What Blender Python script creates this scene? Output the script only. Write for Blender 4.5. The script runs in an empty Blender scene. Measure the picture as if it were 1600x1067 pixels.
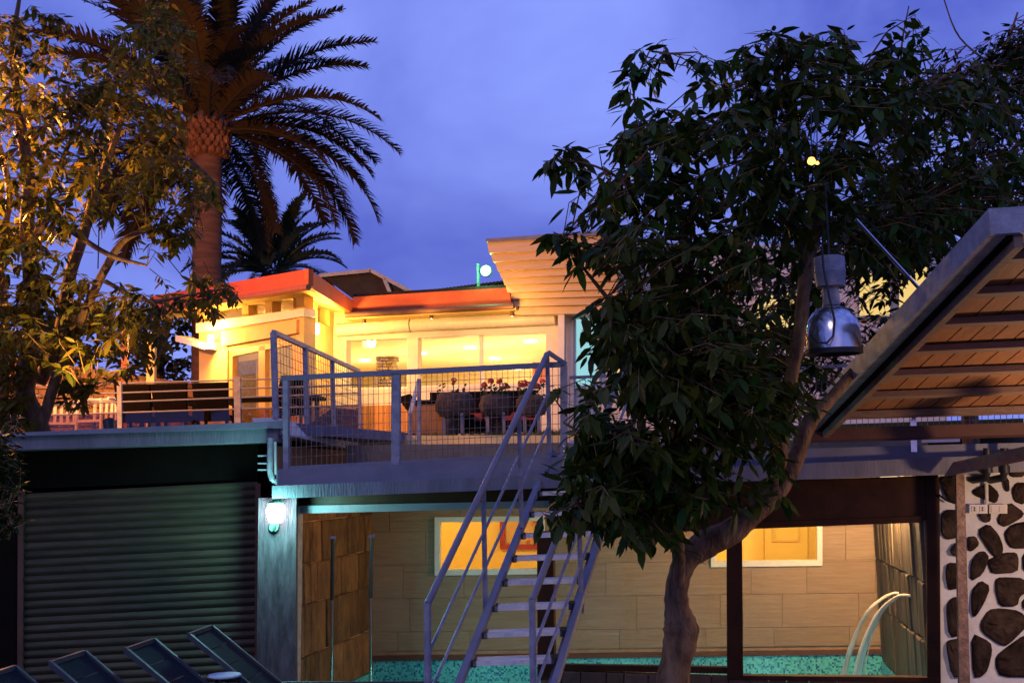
import bpy, math, random
import numpy as np
from mathutils import Vector, Matrix
random.seed(7); rng = np.random.default_rng(7)
sc = bpy.context.scene
V = Vector
# ------------------------------------------------------------------ camera
F = 1800.0; CAMZ = 2.1
PITCH = math.atan(202 / F); ROLL = 0.022
CAM = V((0, 0, CAMZ))
fwd = V((0, math.cos(PITCH), math.sin(PITCH))); U0 = V((0, -math.sin(PITCH), math.cos(PITCH))); R0 = V((1, 0, 0))
upv = U0 * math.cos(ROLL) + R0 * math.sin(ROLL); rgt = R0 * math.cos(ROLL) - U0 * math.sin(ROLL)
cd = bpy.data.cameras.new("camera"); cam = bpy.data.objects.new("camera", cd); sc.collection.objects.link(cam)
cd.sensor_width = 36; cd.lens = F / 1600 * 36; cd.clip_end = 2000; cd.clip_start = 0.05
cam.matrix_world = Matrix((( rgt.x, upv.x, -fwd.x, CAM.x), (rgt.y, upv.y, -fwd.y, CAM.y), (rgt.z, upv.z, -fwd.z, CAM.z), (0, 0, 0, 1)))
sc.camera = cam
sc.render.engine = 'CYCLES'; sc.cycles.use_denoising = True; sc.cycles.max_bounces = 8; sc.cycles.transparent_max_bounces = 16
sc.cycles.sample_clamp_indirect = 4.0; sc.cycles.caustics_reflective = False; sc.cycles.caustics_refractive = False
sc.view_settings.view_transform = 'Standard'; sc.view_settings.look = 'None'; sc.view_settings.exposure = 0; sc.view_settings.gamma = 1
# ------------------------------------------------------------------ sky
w = bpy.data.worlds.new("World"); sc.world = w; w.use_nodes = True
nt = w.node_tree; nt.nodes.clear(); N = nt.nodes.new; L = nt.links.new
out = N('ShaderNodeOutputWorld'); bg = N('ShaderNodeBackground'); L(bg.outputs[0], out.inputs[0])
tc = N('ShaderNodeTexCoord'); mp = N('ShaderNodeMapping'); mp.inputs['Scale'].default_value = (1, 1, 1.35)
L(tc.outputs['Generated'], mp.inputs[0])
nz = N('ShaderNodeTexNoise'); nz.inputs['Scale'].default_value = 3.1; nz.inputs['Detail'].default_value = 5; nz.inputs['Roughness'].default_value = 0.52
nz.inputs['Distortion'].default_value = 0.35
L(mp.outputs[0], nz.inputs['Vector'])
cr = N('ShaderNodeValToRGB'); L(nz.outputs['Fac'], cr.inputs[0])
cr.color_ramp.elements[0].position = 0.36; cr.color_ramp.elements[0].color = (0.085, 0.120, 0.60, 1)
cr.color_ramp.elements[1].position = 0.66; cr.color_ramp.elements[1].color = (0.25, 0.335, 1.0, 1)
sky = N('ShaderNodeTexSky'); sky.sky_type = 'NISHITA'; sky.sun_disc = False; sky.sun_elevation = math.radians(1.5); sky.sun_rotation = math.radians(180)
ad = N('ShaderNodeMixRGB'); ad.blend_type = 'ADD'; ad.inputs[0].default_value = 0.012
L(cr.outputs[0], ad.inputs[1]); L(sky.outputs[0], ad.inputs[2]); L(ad.outputs[0], bg.inputs[0]); bg.inputs[1].default_value = 1.0
sl = bpy.data.lights.new("sun", 'SUN'); sl.energy = 0.30; sl.angle = math.radians(12); sl.color = (1, 0.76, 0.52)
so = bpy.data.objects.new("sun", sl); sc.collection.objects.link(so); so.rotation_euler = (math.radians(62), 0, math.radians(-25))
# ------------------------------------------------------------------ projection helpers
def ray(px, py):
    return rgt * ((px - 800) / F) + upv * ((533.5 - py) / F) + fwd
def P(px, py, D):
    d = ray(px, py); return CAM + d * (D / d.y)
def PZ(px, py, z):
    d = ray(px, py); return CAM + d * ((z - CAMZ) / d.z)
class Pl:
    def __init__(s, p, n): s.p = V(p); s.n = V(n).normalized(); s.t = V((s.n.y, -s.n.x, 0))
    def hit(s, px, py, off=0.0):
        d = ray(px, py); return CAM + d * (((s.p + s.n * off - CAM).dot(s.n)) / d.dot(s.n))
    def __call__(s, px, py, off=0.0): return s.hit(px, py, off)
YAW = math.atan(0.235)
u = V((math.cos(YAW), -math.sin(YAW), 0)); v = V((math.sin(YAW), math.cos(YAW), 0)); Z = V((0, 0, 1))
def plane2(pa, Da, pb, Db):
    a = P(pa, 735, Da); b = P(pb, 735, Db); t = (b - a); n = V((-t.y, t.x, 0))
    if n.y < 0: n = -n
    return Pl((a.x, a.y, 0), n)
FAC = Pl((P(1480, 735, 10.4).x, 10.4, 0), v)
# ------------------------------------------------------------------ object helpers
ROOT = {}
def tag(o, label=None, cat=None, group=None, kind=None):
    if label: o["label"] = label
    if cat: o["category"] = cat
    if group: o["group"] = group
    if kind: o["kind"] = kind
    return o
def thing(name, loc, label, cat, group=None):
    o = bpy.data.objects.new(name, None); sc.collection.objects.link(o); o.location = loc; o.empty_display_size = 0.1
    ROOT[o] = V(loc); return tag(o, label, cat, group)
class MB:
    def __init__(s): s.v = []; s.f = []; s.sm = False
    def add(s, vs, fs):
        b = len(s.v); s.v += [tuple(x) for x in vs]; s.f += [tuple(b + i for i in f) for f in fs]; return s
    def prism(s, poly, vec):
        n = len(poly); vec = V(vec)
        s.add(list(poly) + [V(p) + vec for p in poly], [tuple(range(n - 1, -1, -1)), tuple(range(n, 2 * n))] + [(i, (i + 1) % n, n + (i + 1) % n, n + i) for i in range(n)]); return s
    def bev(s, poly, vec, b=0.01, inset=0.015):
        # prism whose front rim (poly side) is chamfered
        n = len(poly); vec = V(vec); c = sum((V(p) for p in poly), V()) / n; d = vec.normalized()
        front = [V(p) + (c - V(p)).normalized() * min(inset, (c - V(p)).length * .4) for p in poly]
        mid = [V(p) + d * b for p in poly]; back = [V(p) + vec for p in poly]
        fs = [tuple(range(n - 1, -1, -1)), tuple(range(2 * n, 3 * n))]
        for k in (0, n):
            fs += [(k + i, k + (i + 1) % n, k + n + (i + 1) % n, k + n + i) for i in range(n)]
        s.add(front + mid + back, fs); return s
    def box(s, c, sx, sy, sz, ax=None):
        ax = ax or (V((1, 0, 0)), V((0, 1, 0)), V((0, 0, 1)))
        c = V(c); a, b, d = ax[0] * sx / 2, ax[1] * sy / 2, ax[2] * sz / 2
        s.prism([c - a - b - d, c + a - b - d, c + a + b - d, c - a + b - d], d * 2); return s
    def bar(s, p0, p1, wd, ht, up=None):
        p0 = V(p0); p1 = V(p1); t = (p1 - p0).normalized(); up = V(up) if up else (Z if abs(t.z) < 0.95 else v)
        a = t.cross(up).normalized(); b = a.cross(t).normalized()
        a = a * wd / 2; b = b * ht / 2
        s.prism([p0 - a - b, p0 + a - b, p0 + a + b, p0 - a + b], p1 - p0); return s
    def tube(s, pts, rad, n=8, cap=True):
        pts = [V(p) for p in pts]; m = len(pts); rad = rad if isinstance(rad, (list, tuple)) else [rad] * m
        b = len(s.v); ref = None
        for i in range(m):
            t = (pts[min(i + 1, m - 1)] - pts[max(i - 1, 0)]).normalized()
            if ref is None: ref = t.orthogonal().normalized()
            ref = (ref - t * ref.dot(t)).normalized(); bi = t.cross(ref)
            for k in range(n):
                a = 2 * math.pi * k / n
                s.v.append(tuple(pts[i] + (ref * math.cos(a) + bi * math.sin(a)) * rad[i]))
        for i in range(m - 1):
            for k in range(n):
                s.f.append((b + i * n + k, b + i * n + (k + 1) % n, b + (i + 1) * n + (k + 1) % n, b + (i + 1) * n + k))
        if cap: s.f.append(tuple(b + k for k in reversed(range(n)))); s.f.append(tuple(b + (m - 1) * n + k for k in range(n)))
        s.sm = True; return s
    def lathe(s, c, prof, n=24, axis=None):
        c = V(c); ax = V(axis).normalized() if axis else Z; a0 = ax.orthogonal().normalized(); b0 = ax.cross(a0)
        b = len(s.v); m = len(prof)
        for r, h in prof:
            for k in range(n):
                a = 2 * math.pi * k / n
                s.v.append(tuple(c + ax * h + (a0 * math.cos(a) + b0 * math.sin(a)) * max(r, 1e-4)))
        for i in range(m - 1):
            for k in range(n):
                s.f.append((b + i * n + k, b + i * n + (k + 1) % n, b + (i + 1) * n + (k + 1) % n, b + (i + 1) * n + k))
        s.sm = True; return s
    def build(s, name, mt, parent=None, smooth=None, kind=None):
        me = bpy.data.meshes.new(name); o = bpy.data.objects.new(name, me)
        off = V((0, 0, 0))
        if parent is not None:
            off = ROOT.get(parent, V((0, 0, 0))); ROOT[o] = off
        if parent is None: ROOT[o] = V((0, 0, 0))
        me.from_pydata([(x - off.x, y - off.y, z - off.z) for x, y, z in s.v], [], s.f)
        me.materials.append(mt); sc.collection.objects.link(o)
        if parent is not None: o.parent = parent
        if (s.sm if smooth is None else smooth):
            me.polygons.foreach_set("use_smooth", [True] * len(me.polygons))
            if s.sm:
                try: me.set_sharp_from_angle(angle=math.radians(42))
                except Exception: pass
        if kind: o["kind"] = kind
        return o
def panel(pts, pl, thick, off=0.0):
    """outline given in pixels laid on a real plane, extruded away from the camera"""
    return MB().prism([pl(x, y, off) for x, y in pts], pl.n * thick)
def rect(x0, y0, x1, y1): return [(x0, y1), (x1, y1), (x1, y0), (x0, y0)]
def light(name, loc, power, col, rad=0.06, parent=None, spot=None, aim=None):
    l = bpy.data.lights.new(name, 'SPOT' if spot else 'POINT'); l.energy = power; l.color = col; l.shadow_soft_size = rad
    o = bpy.data.objects.new(name, l); sc.collection.objects.link(o); o.location = V(loc)
    if spot:
        l.spot_size = math.radians(spot); l.spot_blend = 0.6; o.rotation_euler = V(aim).to_track_quat('-Z', 'Y').to_euler()
    if parent is not None: o.parent = parent; o.location = V(loc) - ROOT.get(parent, V((0, 0, 0)))
    return o
# ------------------------------------------------------------------ materials
MAT = {}
def mat(name, c1, c2=None, rough=0.6, metal=0.0, scale=6.0, bump=0.0, bscale=None, rnd=0.0, stretch=None, spec=0.4, detail=6, ramp=(0.35, 0.65), trans=0.0, island=False):
    m = bpy.data.materials.new(name); m.use_nodes = True; t = m.node_tree; b = t.nodes['Principled BSDF']; n = t.nodes.new; l = t.links.new
    b.inputs['Roughness'].default_value = rough; b.inputs['Metallic'].default_value = metal; b.inputs['Specular IOR Level'].default_value = spec
    tc = n('ShaderNodeTexCoord'); mp = n('ShaderNodeMapping'); l(tc.outputs['Object'], mp.inputs[0])
    if stretch: mp.inputs['Scale'].default_value = stretch
    oi = n('ShaderNodeObjectInfo')
    if rnd:
        cm = n('ShaderNodeCombineXYZ'); ml = n('ShaderNodeMath'); ml.operation = 'MULTIPLY'; ml.inputs[1].default_value = 37.0
        l(oi.outputs['Random'], ml.inputs[0]); l(ml.outputs[0], cm.inputs[0]); l(ml.outputs[0], cm.inputs[2]); l(cm.outputs[0], mp.inputs['Location'])
    nz = n('ShaderNodeTexNoise'); nz.inputs['Scale'].default_value = scale; nz.inputs['Detail'].default_value = detail; nz.inputs['Roughness'].default_value = 0.62
    l(mp.outputs[0], nz.inputs['Vector'])
    rp = n('ShaderNodeValToRGB'); l(nz.outputs['Fac'], rp.inputs[0]); c2 = c2 or tuple(x * 0.72 for x in c1)
    rp.color_ramp.elements[0].position = ramp[0]; rp.color_ramp.elements[0].color = (*c1, 1)
    rp.color_ramp.elements[1].position = ramp[1]; rp.color_ramp.elements[1].color = (*c2, 1)
    src = rp.outputs[0]
    if rnd:
        mr = n('ShaderNodeMapRange'); mr.inputs['To Min'].default_value = 1 - rnd; mr.inputs['To Max'].default_value = 1 + rnd
        l(oi.outputs['Random'], mr.inputs[0]); hs = n('ShaderNodeHueSaturation'); l(mr.outputs[0], hs.inputs['Value']); l(src, hs.inputs['Color']); src = hs.outputs[0]
    l(src, b.inputs['Base Color'])
    if bump:
        bz = n('ShaderNodeTexNoise'); bz.inputs['Scale'].default_value = bscale or scale * 4; bz.inputs['Detail'].default_value = 5; l(mp.outputs[0], bz.inputs['Vector'])
        bp = n('ShaderNodeBump'); bp.inputs['Strength'].default_value = bump; bp.inputs['Distance'].default_value = 0.02
        l(bz.outputs['Fac'], bp.inputs['Height']); l(bp.outputs[0], b.inputs['Normal'])
        ra = n('ShaderNodeMapRange'); ra.inputs['To Min'].default_value = max(rough - .12, .05); ra.inputs['To Max'].default_value = min(rough + .15, 1); l(nz.outputs['Fac'], ra.inputs[0]); l(ra.outputs[0], b.inputs['Roughness'])
    if island:
        gi = n('ShaderNodeNewGeometry'); mi = n('ShaderNodeMapRange'); mi.inputs['To Min'].default_value = .55; mi.inputs['To Max'].default_value = 1.55; l(gi.outputs['Random Per Island'], mi.inputs[0])
        h2 = n('ShaderNodeHueSaturation'); l(mi.outputs[0], h2.inputs['Value']); l(src, h2.inputs['Color'])
        wn = n('ShaderNodeTexWhiteNoise'); wn.noise_dimensions = '1D'; l(gi.outputs['Random Per Island'], wn.inputs['W']); mh2 = n('ShaderNodeMapRange'); mh2.inputs['To Min'].default_value = .43; mh2.inputs['To Max'].default_value = .535; l(wn.outputs['Value'], mh2.inputs[0]); l(mh2.outputs[0], h2.inputs['Hue'])
        src = h2.outputs[0]; l(src, b.inputs['Base Color'])
    if trans:
        tr = n('ShaderNodeBsdfTranslucent'); mx = n('ShaderNodeMixShader'); mx.inputs[0].default_value = trans
        l(src, tr.inputs[0]); o = t.nodes['Material Output']; l(b.outputs[0], mx.inputs[1]); l(tr.outputs[0], mx.inputs[2]); l(mx.outputs[0], o.inputs[0])
    MAT[name] = m; return m
def emis(name, col, strength):
    m = bpy.data.materials.new(name); m.use_nodes = True; t = m.node_tree; t.nodes.clear()
    e = t.nodes.new('ShaderNodeEmission'); e.inputs[0].default_value = (*col, 1); e.inputs[1].default_value = strength
    o = t.nodes.new('ShaderNodeOutputMaterial'); t.links.new(e.outputs[0], o.inputs[0]); MAT[name] = m; return m
def glass(name, tint=(1, 1, 1), ior=1.45, rough=0.0, bump=0, bscale=3.0, base=0.0):
    m = bpy.data.materials.new(name); m.use_nodes = True; t = m.node_tree; t.nodes.clear(); n = t.nodes.new; l = t.links.new
    tr = n('ShaderNodeBsdfTransparent'); tr.inputs[0].default_value = (*tint, 1); g = n('ShaderNodeBsdfGlossy'); g.inputs['Roughness'].default_value = rough
    fr = n('ShaderNodeLayerWeight'); fr.inputs[0].default_value = .5; pw_ = n('ShaderNodeMath'); pw_.operation = 'POWER'; pw_.inputs[1].default_value = 4.0; l(fr.outputs['Facing'], pw_.inputs[0])
    sc__ = n('ShaderNodeMath'); sc__.operation = 'MULTIPLY_ADD'; sc__.inputs[1].default_value = .85; sc__.inputs[2].default_value = ((ior - 1) / (ior + 1)) ** 2; l(pw_.outputs[0], sc__.inputs[0])
    mx = n('ShaderNodeMixShader'); o = n('ShaderNodeOutputMaterial'); src = sc__.outputs[0]
    if base:
        ma = n('ShaderNodeMath'); ma.operation = 'ADD'; ma.inputs[1].default_value = base; l(src, ma.inputs[0]); src = ma.outputs[0]
    if bump:
        tc = n('ShaderNodeTexCoord'); bz = n('ShaderNodeTexNoise'); bz.inputs['Scale'].default_value = bscale; l(tc.outputs['Object'], bz.inputs['Vector'])
        bp = n('ShaderNodeBump'); bp.inputs['Strength'].default_value = bump; bp.inputs['Distance'].default_value = 0.05
        l(bz.outputs['Fac'], bp.inputs['Height']); l(bp.outputs[0], g.inputs['Normal']); l(bp.outputs[0], fr.inputs['Normal'])
    l(src, mx.inputs[0]); l(tr.outputs[0], mx.inputs[1]); l(g.outputs[0], mx.inputs[2]); l(mx.outputs[0], o.inputs[0]); MAT[name] = m; return m
paint = mat('grey_paint', (.21, .22, .27), (.16, .17, .21), .5, scale=3, bump=.15, bscale=40)
paint2 = mat('pale_grey_paint', (.33, .34, .39), (.20, .20, .24), .45, scale=11, bump=.25, bscale=50)
fasc = mat('fascia_plaster', (.20, .205, .25), (.14, .145, .175), .75, scale=2.6, bump=.3, bscale=25, stretch=(2.2, 2.2, .35))
dark = mat('shade_black', (.012, .007, .006), (.007, .005, .004), .9, scale=5, spec=.05)  # near black: shade of the recess over the shutter put into the colour
blackm = mat('black_plastic', (.012, .012, .014), (.02, .02, .022), .45)
white = mat('white_plaster', (.74, .70, .64), (.66, .62, .56), .75, scale=4, bump=.12, bscale=50)
cream = mat('cream_plaster', (.74, .54, .22), (.68, .48, .18), .75, scale=3, bump=.1, bscale=40)
whitep = mat('white_frame', (.78, .76, .72), (.70, .68, .64), .4, scale=12)
orange = mat('orange_paint', (.50, .085, .02), (.42, .065, .016), .6, scale=3, bump=.1, bscale=30)
brown = mat('brown_paint', (.12, .05, .03), (.08, .035, .02), .55, scale=5)
slatm = mat('shutter_slat', (.056, .043, .024), (.030, .023, .013), .6, scale=2.5, bump=.2, bscale=12, rnd=.22, stretch=(1, 1, 8))
pillm = mat('rough_painted_concrete', (.085, .07, .09), (.035, .028, .038), .8, scale=5, bump=.9, bscale=14, stretch=(2.5, 2.5, .5))
frameb = mat('brown_metal_frame', (.050, .020, .009), (.028, .012, .006), .45, scale=6, spec=.12)
stoneb = mat('brown_stone_block', (.17, .082, .034), (.075, .038, .018), .8, scale=7, bump=.8, bscale=22, rnd=.35, stretch=(1, 1, .6))
stonel = mat('split_stone_slab', (.13, .095, .055), (.05, .04, .028), .8, scale=5, bump=.8, bscale=20, rnd=.35, stretch=(3, 3, .5))
trav = mat('travertine', (.33, .23, .15), (.26, .175, .112), .5, scale=3.0, bump=.2, bscale=12, rnd=.07, stretch=(1, 1, 12))
grout = mat('grout', (.40, .28, .18), None, .9)
brick = mat('dark_base_stone', (.10, .065, .045), (.06, .042, .03), .8, scale=8, bump=.5, rnd=.3)
rubble = mat('rubble_stone', (.062, .040, .028), (.020, .013, .010), .85, spec=.12, scale=8, bump=.7, bscale=26, rnd=.3)
mortar = mat('white_mortar', (.76, .77, .75), (.62, .63, .63), .85, scale=5, bump=.5, bscale=18)
gstone = mat('garden_stone', (.38, .19, .09), (.24, .12, .06), .85, scale=4, bump=.6, rnd=.25)
gmort = mat('garden_mortar', (.24, .13, .07), None, .9, scale=9, bump=.4)
wood = mat('pergola_plank', (.34, .155, .068), (.25, .11, .048), .55, scale=3, bump=.15, rnd=.12, stretch=(6, .6, 6))
joistm = mat('joist_wood', (.26, .17, .12), (.18, .115, .08), .6, scale=4, bump=.2, stretch=(.6, 6, 6))
timber = mat('orange_timber', (.50, .24, .07), (.40, .18, .05), .6, scale=4, bump=.15, rnd=.12, stretch=(6, 6, .5))
steel = mat('brushed_steel', (.72, .72, .74), (.58, .58, .6), .2, metal=.95, scale=12)
chrome = mat('chrome', (.75, .75, .77), None, .12, metal=1)
lframe = mat('lounger_frame', (.045, .055, .062), (.03, .038, .045), .6, scale=9)
rust = mat('rusty_steel', (.30, .19, .13), (.12, .08, .06), .5, metal=.35, scale=14, bump=.3)
cable = mat('black_cable', (.015, .015, .018), None, .5)
fabric = mat('dark_mesh_fabric', (.020, .027, .030), (.014, .019, .022), .95, spec=.08, scale=60, bump=.3, bscale=200)
rattan = mat('dark_rattan', (.010, .007, .006), (.006, .004, .004), .8, spec=.08, scale=30, bump=.6)
plast = mat('white_plastic', (.72, .68, .55), None, .35)
redc = mat('red_cushion', (.42, .06, .05), None, .8)
soil = mat('ground_paving', (.16, .14, .12), (.11, .1, .09), .85, scale=1.5, bump=.3)
earth = mat('earth', (.10, .08, .05), (.07, .06, .04), .95, scale=1)
lawn = mat('lawn', (.07, .11, .03), (.045, .075, .02), .9, scale=30, bump=.8)
plst = mat('rough_stone', (.10, .075, .055), (.045, .034, .026), .9, scale=7, bump=1.0, bscale=18, rnd=.15)
wpost = mat('red_wood_post', (.32, .10, .045), (.22, .07, .03), .6, scale=6, stretch=(5, 5, .5))
bark = mat('bark', (.27, .165, .085), (.09, .052, .028), .9, spec=.1, scale=6, bump=1.0, bscale=20, stretch=(2, 2, .6))
barkg = mat('grey_bark', (.22, .15, .09), (.09, .058, .035), .9, spec=.1, scale=6, bump=1.0, bscale=20, stretch=(2, 2, .6))
palmbark = mat('palm_trunk', (.17, .075, .038), (.085, .04, .022), .9, scale=2.5, bump=1.0, bscale=7, stretch=(.6, .6, 5))
bootm = mat('palm_boot', (.26, .10, .04), (.12, .05, .022), .85, scale=9, bump=.6, rnd=.3)
leafA = mat('leaf_deep_green', (.020, .054, .004), (.038, .060, .005), .5, scale=1.2, rnd=.1, trans=.22, spec=.18, island=True)
leafB = mat('leaf_fine_green', (.013, .028, .005), (.02, .032, .006), .55, scale=1.2, rnd=.1, trans=.2, spec=.15, island=True)
leafC = mat('leaf_olive', (.060, .080, .010), (.09, .085, .010), .5, scale=1.0, rnd=.1, trans=.5, spec=.2, island=True)
leafD = mat('leaf_dull', (.022, .03, .012), (.03, .035, .014), .6, scale=2, rnd=.2)
frondm = mat('palm_leaflet', (.034, .027, .010), (.050, .027, .011), .6, scale=1.5, rnd=.3, trans=.15)
frondg = mat('palm_leaflet_green', (.05, .075, .025), (.06, .065, .025), .5, scale=1.5, rnd=.3, trans=.15)
petal = mat('red_petal', (.55, .03, .03), (.6, .10, .05), .6, scale=20, rnd=.3)
roofd = mat('dark_roof', (.018, .011, .010), (.011, .008, .007), .85, scale=5, bump=.6, rnd=.3)
lino = mat('eave_board', (.70, .52, .28), (.62, .45, .23), .6, scale=5, bump=.1, rnd=.05, stretch=(.5, .5, 4))
picm = mat('picture_print', (.62, .42, .22), (.45, .12, .05), .6, scale=9, ramp=(.55, .62))
yellow = mat('yellow_wall', (.85, .66, .26), (.82, .62, .22), .8, scale=2)
gl = glass('window_glass', base=0.0); smoke = glass('smoked_glass', (.60, .48, .48), base=.02); wat = glass('pool_water_surface', (.55, .93, .95), 1.33, .02, .35, 5.0)
# mosaic: tiny pool tiles, far below ten pixels each
mosaic = bpy.data.materials.new('pool_mosaic'); mosaic.use_nodes = True
t = mosaic.node_tree; b = t.nodes['Principled BSDF']; tcm = t.nodes.new('ShaderNodeTexCoord'); sn = t.nodes.new('ShaderNodeVectorMath'); sn.operation = 'SNAP'; sn.inputs[1].default_value = (.020, .020, .020)
wn = t.nodes.new('ShaderNodeTexWhiteNoise'); rp = t.nodes.new('ShaderNodeValToRGB'); rp.color_ramp.interpolation = 'CONSTANT'
for pos, c in ((0, (.12, .55, .56)), (.45, (.08, .44, .48)), (.72, (.04, .27, .38)), (.86, (.02, .12, .26))):
    e = rp.color_ramp.elements[0] if pos == 0 else rp.color_ramp.elements.new(pos); e.color = (*c, 1); e.position = pos
rp.color_ramp.elements[-1].color = (.015, .09, .22, 1)
t.links.new(tcm.outputs['Object'], sn.inputs[0]); t.links.new(sn.outputs[0], wn.inputs['Vector']); t.links.new(wn.outputs['Value'], rp.inputs[0]); t.links.new(rp.outputs[0], b.inputs['Base Color']); b.inputs['Roughness'].default_value = .25
poolsh = mat('pool_shell', (.12, .52, .55), (.09, .45, .5), .4, scale=4)
stream = mat('falling_water', (.95, .92, .88), (.85, .8, .74), .2, scale=30, stretch=(1, 1, .2), trans=.35)
tn = stream.node_tree; mo = tn.nodes['Material Output']; last = mo.inputs[0].links[0].from_socket   # water lets half of what is behind it through
tp_ = tn.nodes.new('ShaderNodeBsdfTransparent'); mx_ = tn.nodes.new('ShaderNodeMixShader'); mx_.inputs[0].default_value = .52; tn.links.new(tp_.outputs[0], mx_.inputs[1]); tn.links.new(last, mx_.inputs[2]); tn.links.new(mx_.outputs[0], mo.inputs[0])
# ================================================================== SETTING
ZT = 2.62     # upper terrace level
MB().box((0, 60, -1.35), 600, 1000, .5).build('ground_base', earth, kind='structure')['label'] = 'dark earth under the whole site'
mg = MB()   # paving in front of the pool house (its edge is the pool's near edge)
mg.prism([V((-60, -40, -.30)), V((60, -40, -.30)), V((60, 10.05, -.30)), V((-60, 10.05, -.30))], (0, 0, .30))
tag(mg.build('ground', soil, kind='structure'), 'dark paved ground in front of the pool house')
mh = MB()
mh.prism([V((-80, 19.6, -1)), V((-9, 19.6, -1)), V((-9, 16.6, -1)), V((80, 16.6, -1)), V((80, 400, -1)), V((-80, 400, -1))], (0, 0, ZT + 1 - .06))
tag(mh.build('hillside', earth, kind='structure'), 'earth terrace the house stands on')
# ================================================================== LEFT BUILDING WITH SHUTTER
SH = plane2(0, 11.75, 400, 12.15); PIL = plane2(0, 11.3, 463, 11.62)
g = thing('shutter_building', P(200, 735, 13) * 1.0 - V((0, 0, CAMZ)), 'low flat-roofed building with blue-grey fascia above a brown roller shutter', 'building')
panel([(-140, 708), (433, 689.5), (433, 667), (-140, 685)], PIL, .55, -.02).build('fascia', fasc, g)
panel([(-140, 686), (441, 668.5), (441, 657.5), (-140, 683)], PIL, .62, -.09).build('coping', paint, g)
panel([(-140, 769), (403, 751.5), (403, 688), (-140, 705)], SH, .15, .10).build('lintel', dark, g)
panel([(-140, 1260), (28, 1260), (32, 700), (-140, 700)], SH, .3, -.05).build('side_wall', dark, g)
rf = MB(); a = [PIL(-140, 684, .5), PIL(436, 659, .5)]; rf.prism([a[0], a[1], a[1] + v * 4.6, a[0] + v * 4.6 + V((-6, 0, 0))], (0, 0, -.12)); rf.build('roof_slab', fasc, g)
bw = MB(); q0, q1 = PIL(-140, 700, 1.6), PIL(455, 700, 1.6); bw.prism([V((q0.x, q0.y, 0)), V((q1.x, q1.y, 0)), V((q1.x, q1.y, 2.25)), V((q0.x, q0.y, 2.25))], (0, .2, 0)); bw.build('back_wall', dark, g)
# beam of the terrace running back, with timber cladding below
EDGE0 = P(436, 665, 11.9); EDGE1 = P(571, 697, 16.3)
TS = Pl(P(440, 665, 11.9), V(( (EDGE1 - EDGE0).y, -(EDGE1 - EDGE0).x, 0)))
TS.n = TS.n if TS.n.dot(TS.p - CAM) > 0 else -TS.n
bm = MB(); bm.prism([P(431, 652, 11.75), P(572, 688, 16.3), P(571, 706, 16.3), P(441, 678, 11.75)], (-.25, .03, 0)); bm.build('terrace_side_beam', white, g)
for i in range(16):
    f0, f1 = .05 + .95 * i / 16, .05 + .95 * (i + 1) / 16 - .004
    p0, p1 = P(431, 690, 12.1).lerp(P(571, 712, 16.3), f0), P(431, 690, 12.1).lerp(P(571, 712, 16.3), f1)
    m_ = MB(); m_.prism([V((p0.x - .06, p0.y, 1.6)), V((p1.x - .06, p1.y, 1.6)), V((p1.x - .06, p1.y, 2.42)), V((p0.x - .06, p0.y, 2.42))], (-.03, 0, 0)); m_.build('cladding_plank', timber, g)
# roller shutter
g = thing('roller_shutter', SH(200, 1250) * 1.0, 'closed brown roller shutter of narrow horizontal slats behind the loungers', 'shutter')
y = 757.0; k = 0
while k < 38:
    yb = y + 12.9
    p = [SH(-110, y + 22), SH(402, y - 5), SH(402, yb - 5), SH(-110, yb + 22)]
    m_ = MB(); segs = 5; vs = []
    for j in range(segs + 1):
        f = j / segs; bul = -.020 * math.sin(math.pi * min(f * 1.12, 1)) + (0.006 if f > .9 else 0)
        vs += [p[0].lerp(p[3], f) + SH.n * bul, p[1].lerp(p[2], f) + SH.n * bul]
    fs = [(2 * j, 2 * j + 1, 2 * j + 3, 2 * j + 2) for j in range(segs)]
    m_.add(vs, fs); m_.sm = True; m_.build('slat', slatm, g); y = yb; k += 1
panel([(397, 1250), (405, 1250), (407, 755), (399, 755)], SH, .08, -.06).build('guide_rail', brown, g)
panel([(26, 1250), (34, 1250), (36, 765), (28, 765)], SH, .08, -.06).build('guide_rail', brown, g)
# pillar
m_ = panel([(398, 1260), (461, 1260), (463, 776), (404, 778)], PIL, .42, 0)
tag(m_.build('concrete_pillar', pillm), 'rough purple-grey painted pillar carrying the bright wall lantern', 'pillar')
# wall lantern
lp = PIL(431, 801, -.11)
g = thing('wall_lantern', lp - Z * .1, 'glowing cool white wall lantern with dark green bracket on the pillar', 'lamp')
lg = emis('lantern_glass', (.80, 1.0, .96), 40)
MB().lathe(lp, [(0, -.10), (.06, -.09), (.09, -.02), (.095, .04), (.07, .085), (0, .10)], 16).build('glass_shade', lg, g)
greenm = mat('green_patina', (.05, .16, .12), (.03, .09, .07), .5, scale=20)
MB().lathe(lp, [(.001, .13), (.03, .125), (.10, .10), (.095, .092), (.001, .095)], 16).build('cap', greenm, g)
mb_ = MB(); cpt = PIL(428, 823, -.03)
mb_.lathe(cpt, [(0, -.03), (.045, -.03), (.055, 0), (.045, .03)], 16, axis=PIL.n); mb_.tube([cpt, cpt - PIL.n * .05 - Z * .03, lp - Z * .11, lp - Z * .07], .011, 6); mb_.build('bracket', greenm, g)
light('lantern_light', lp - PIL.n * .21, 55, (.30, 1, .88), .07, g)
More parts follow.
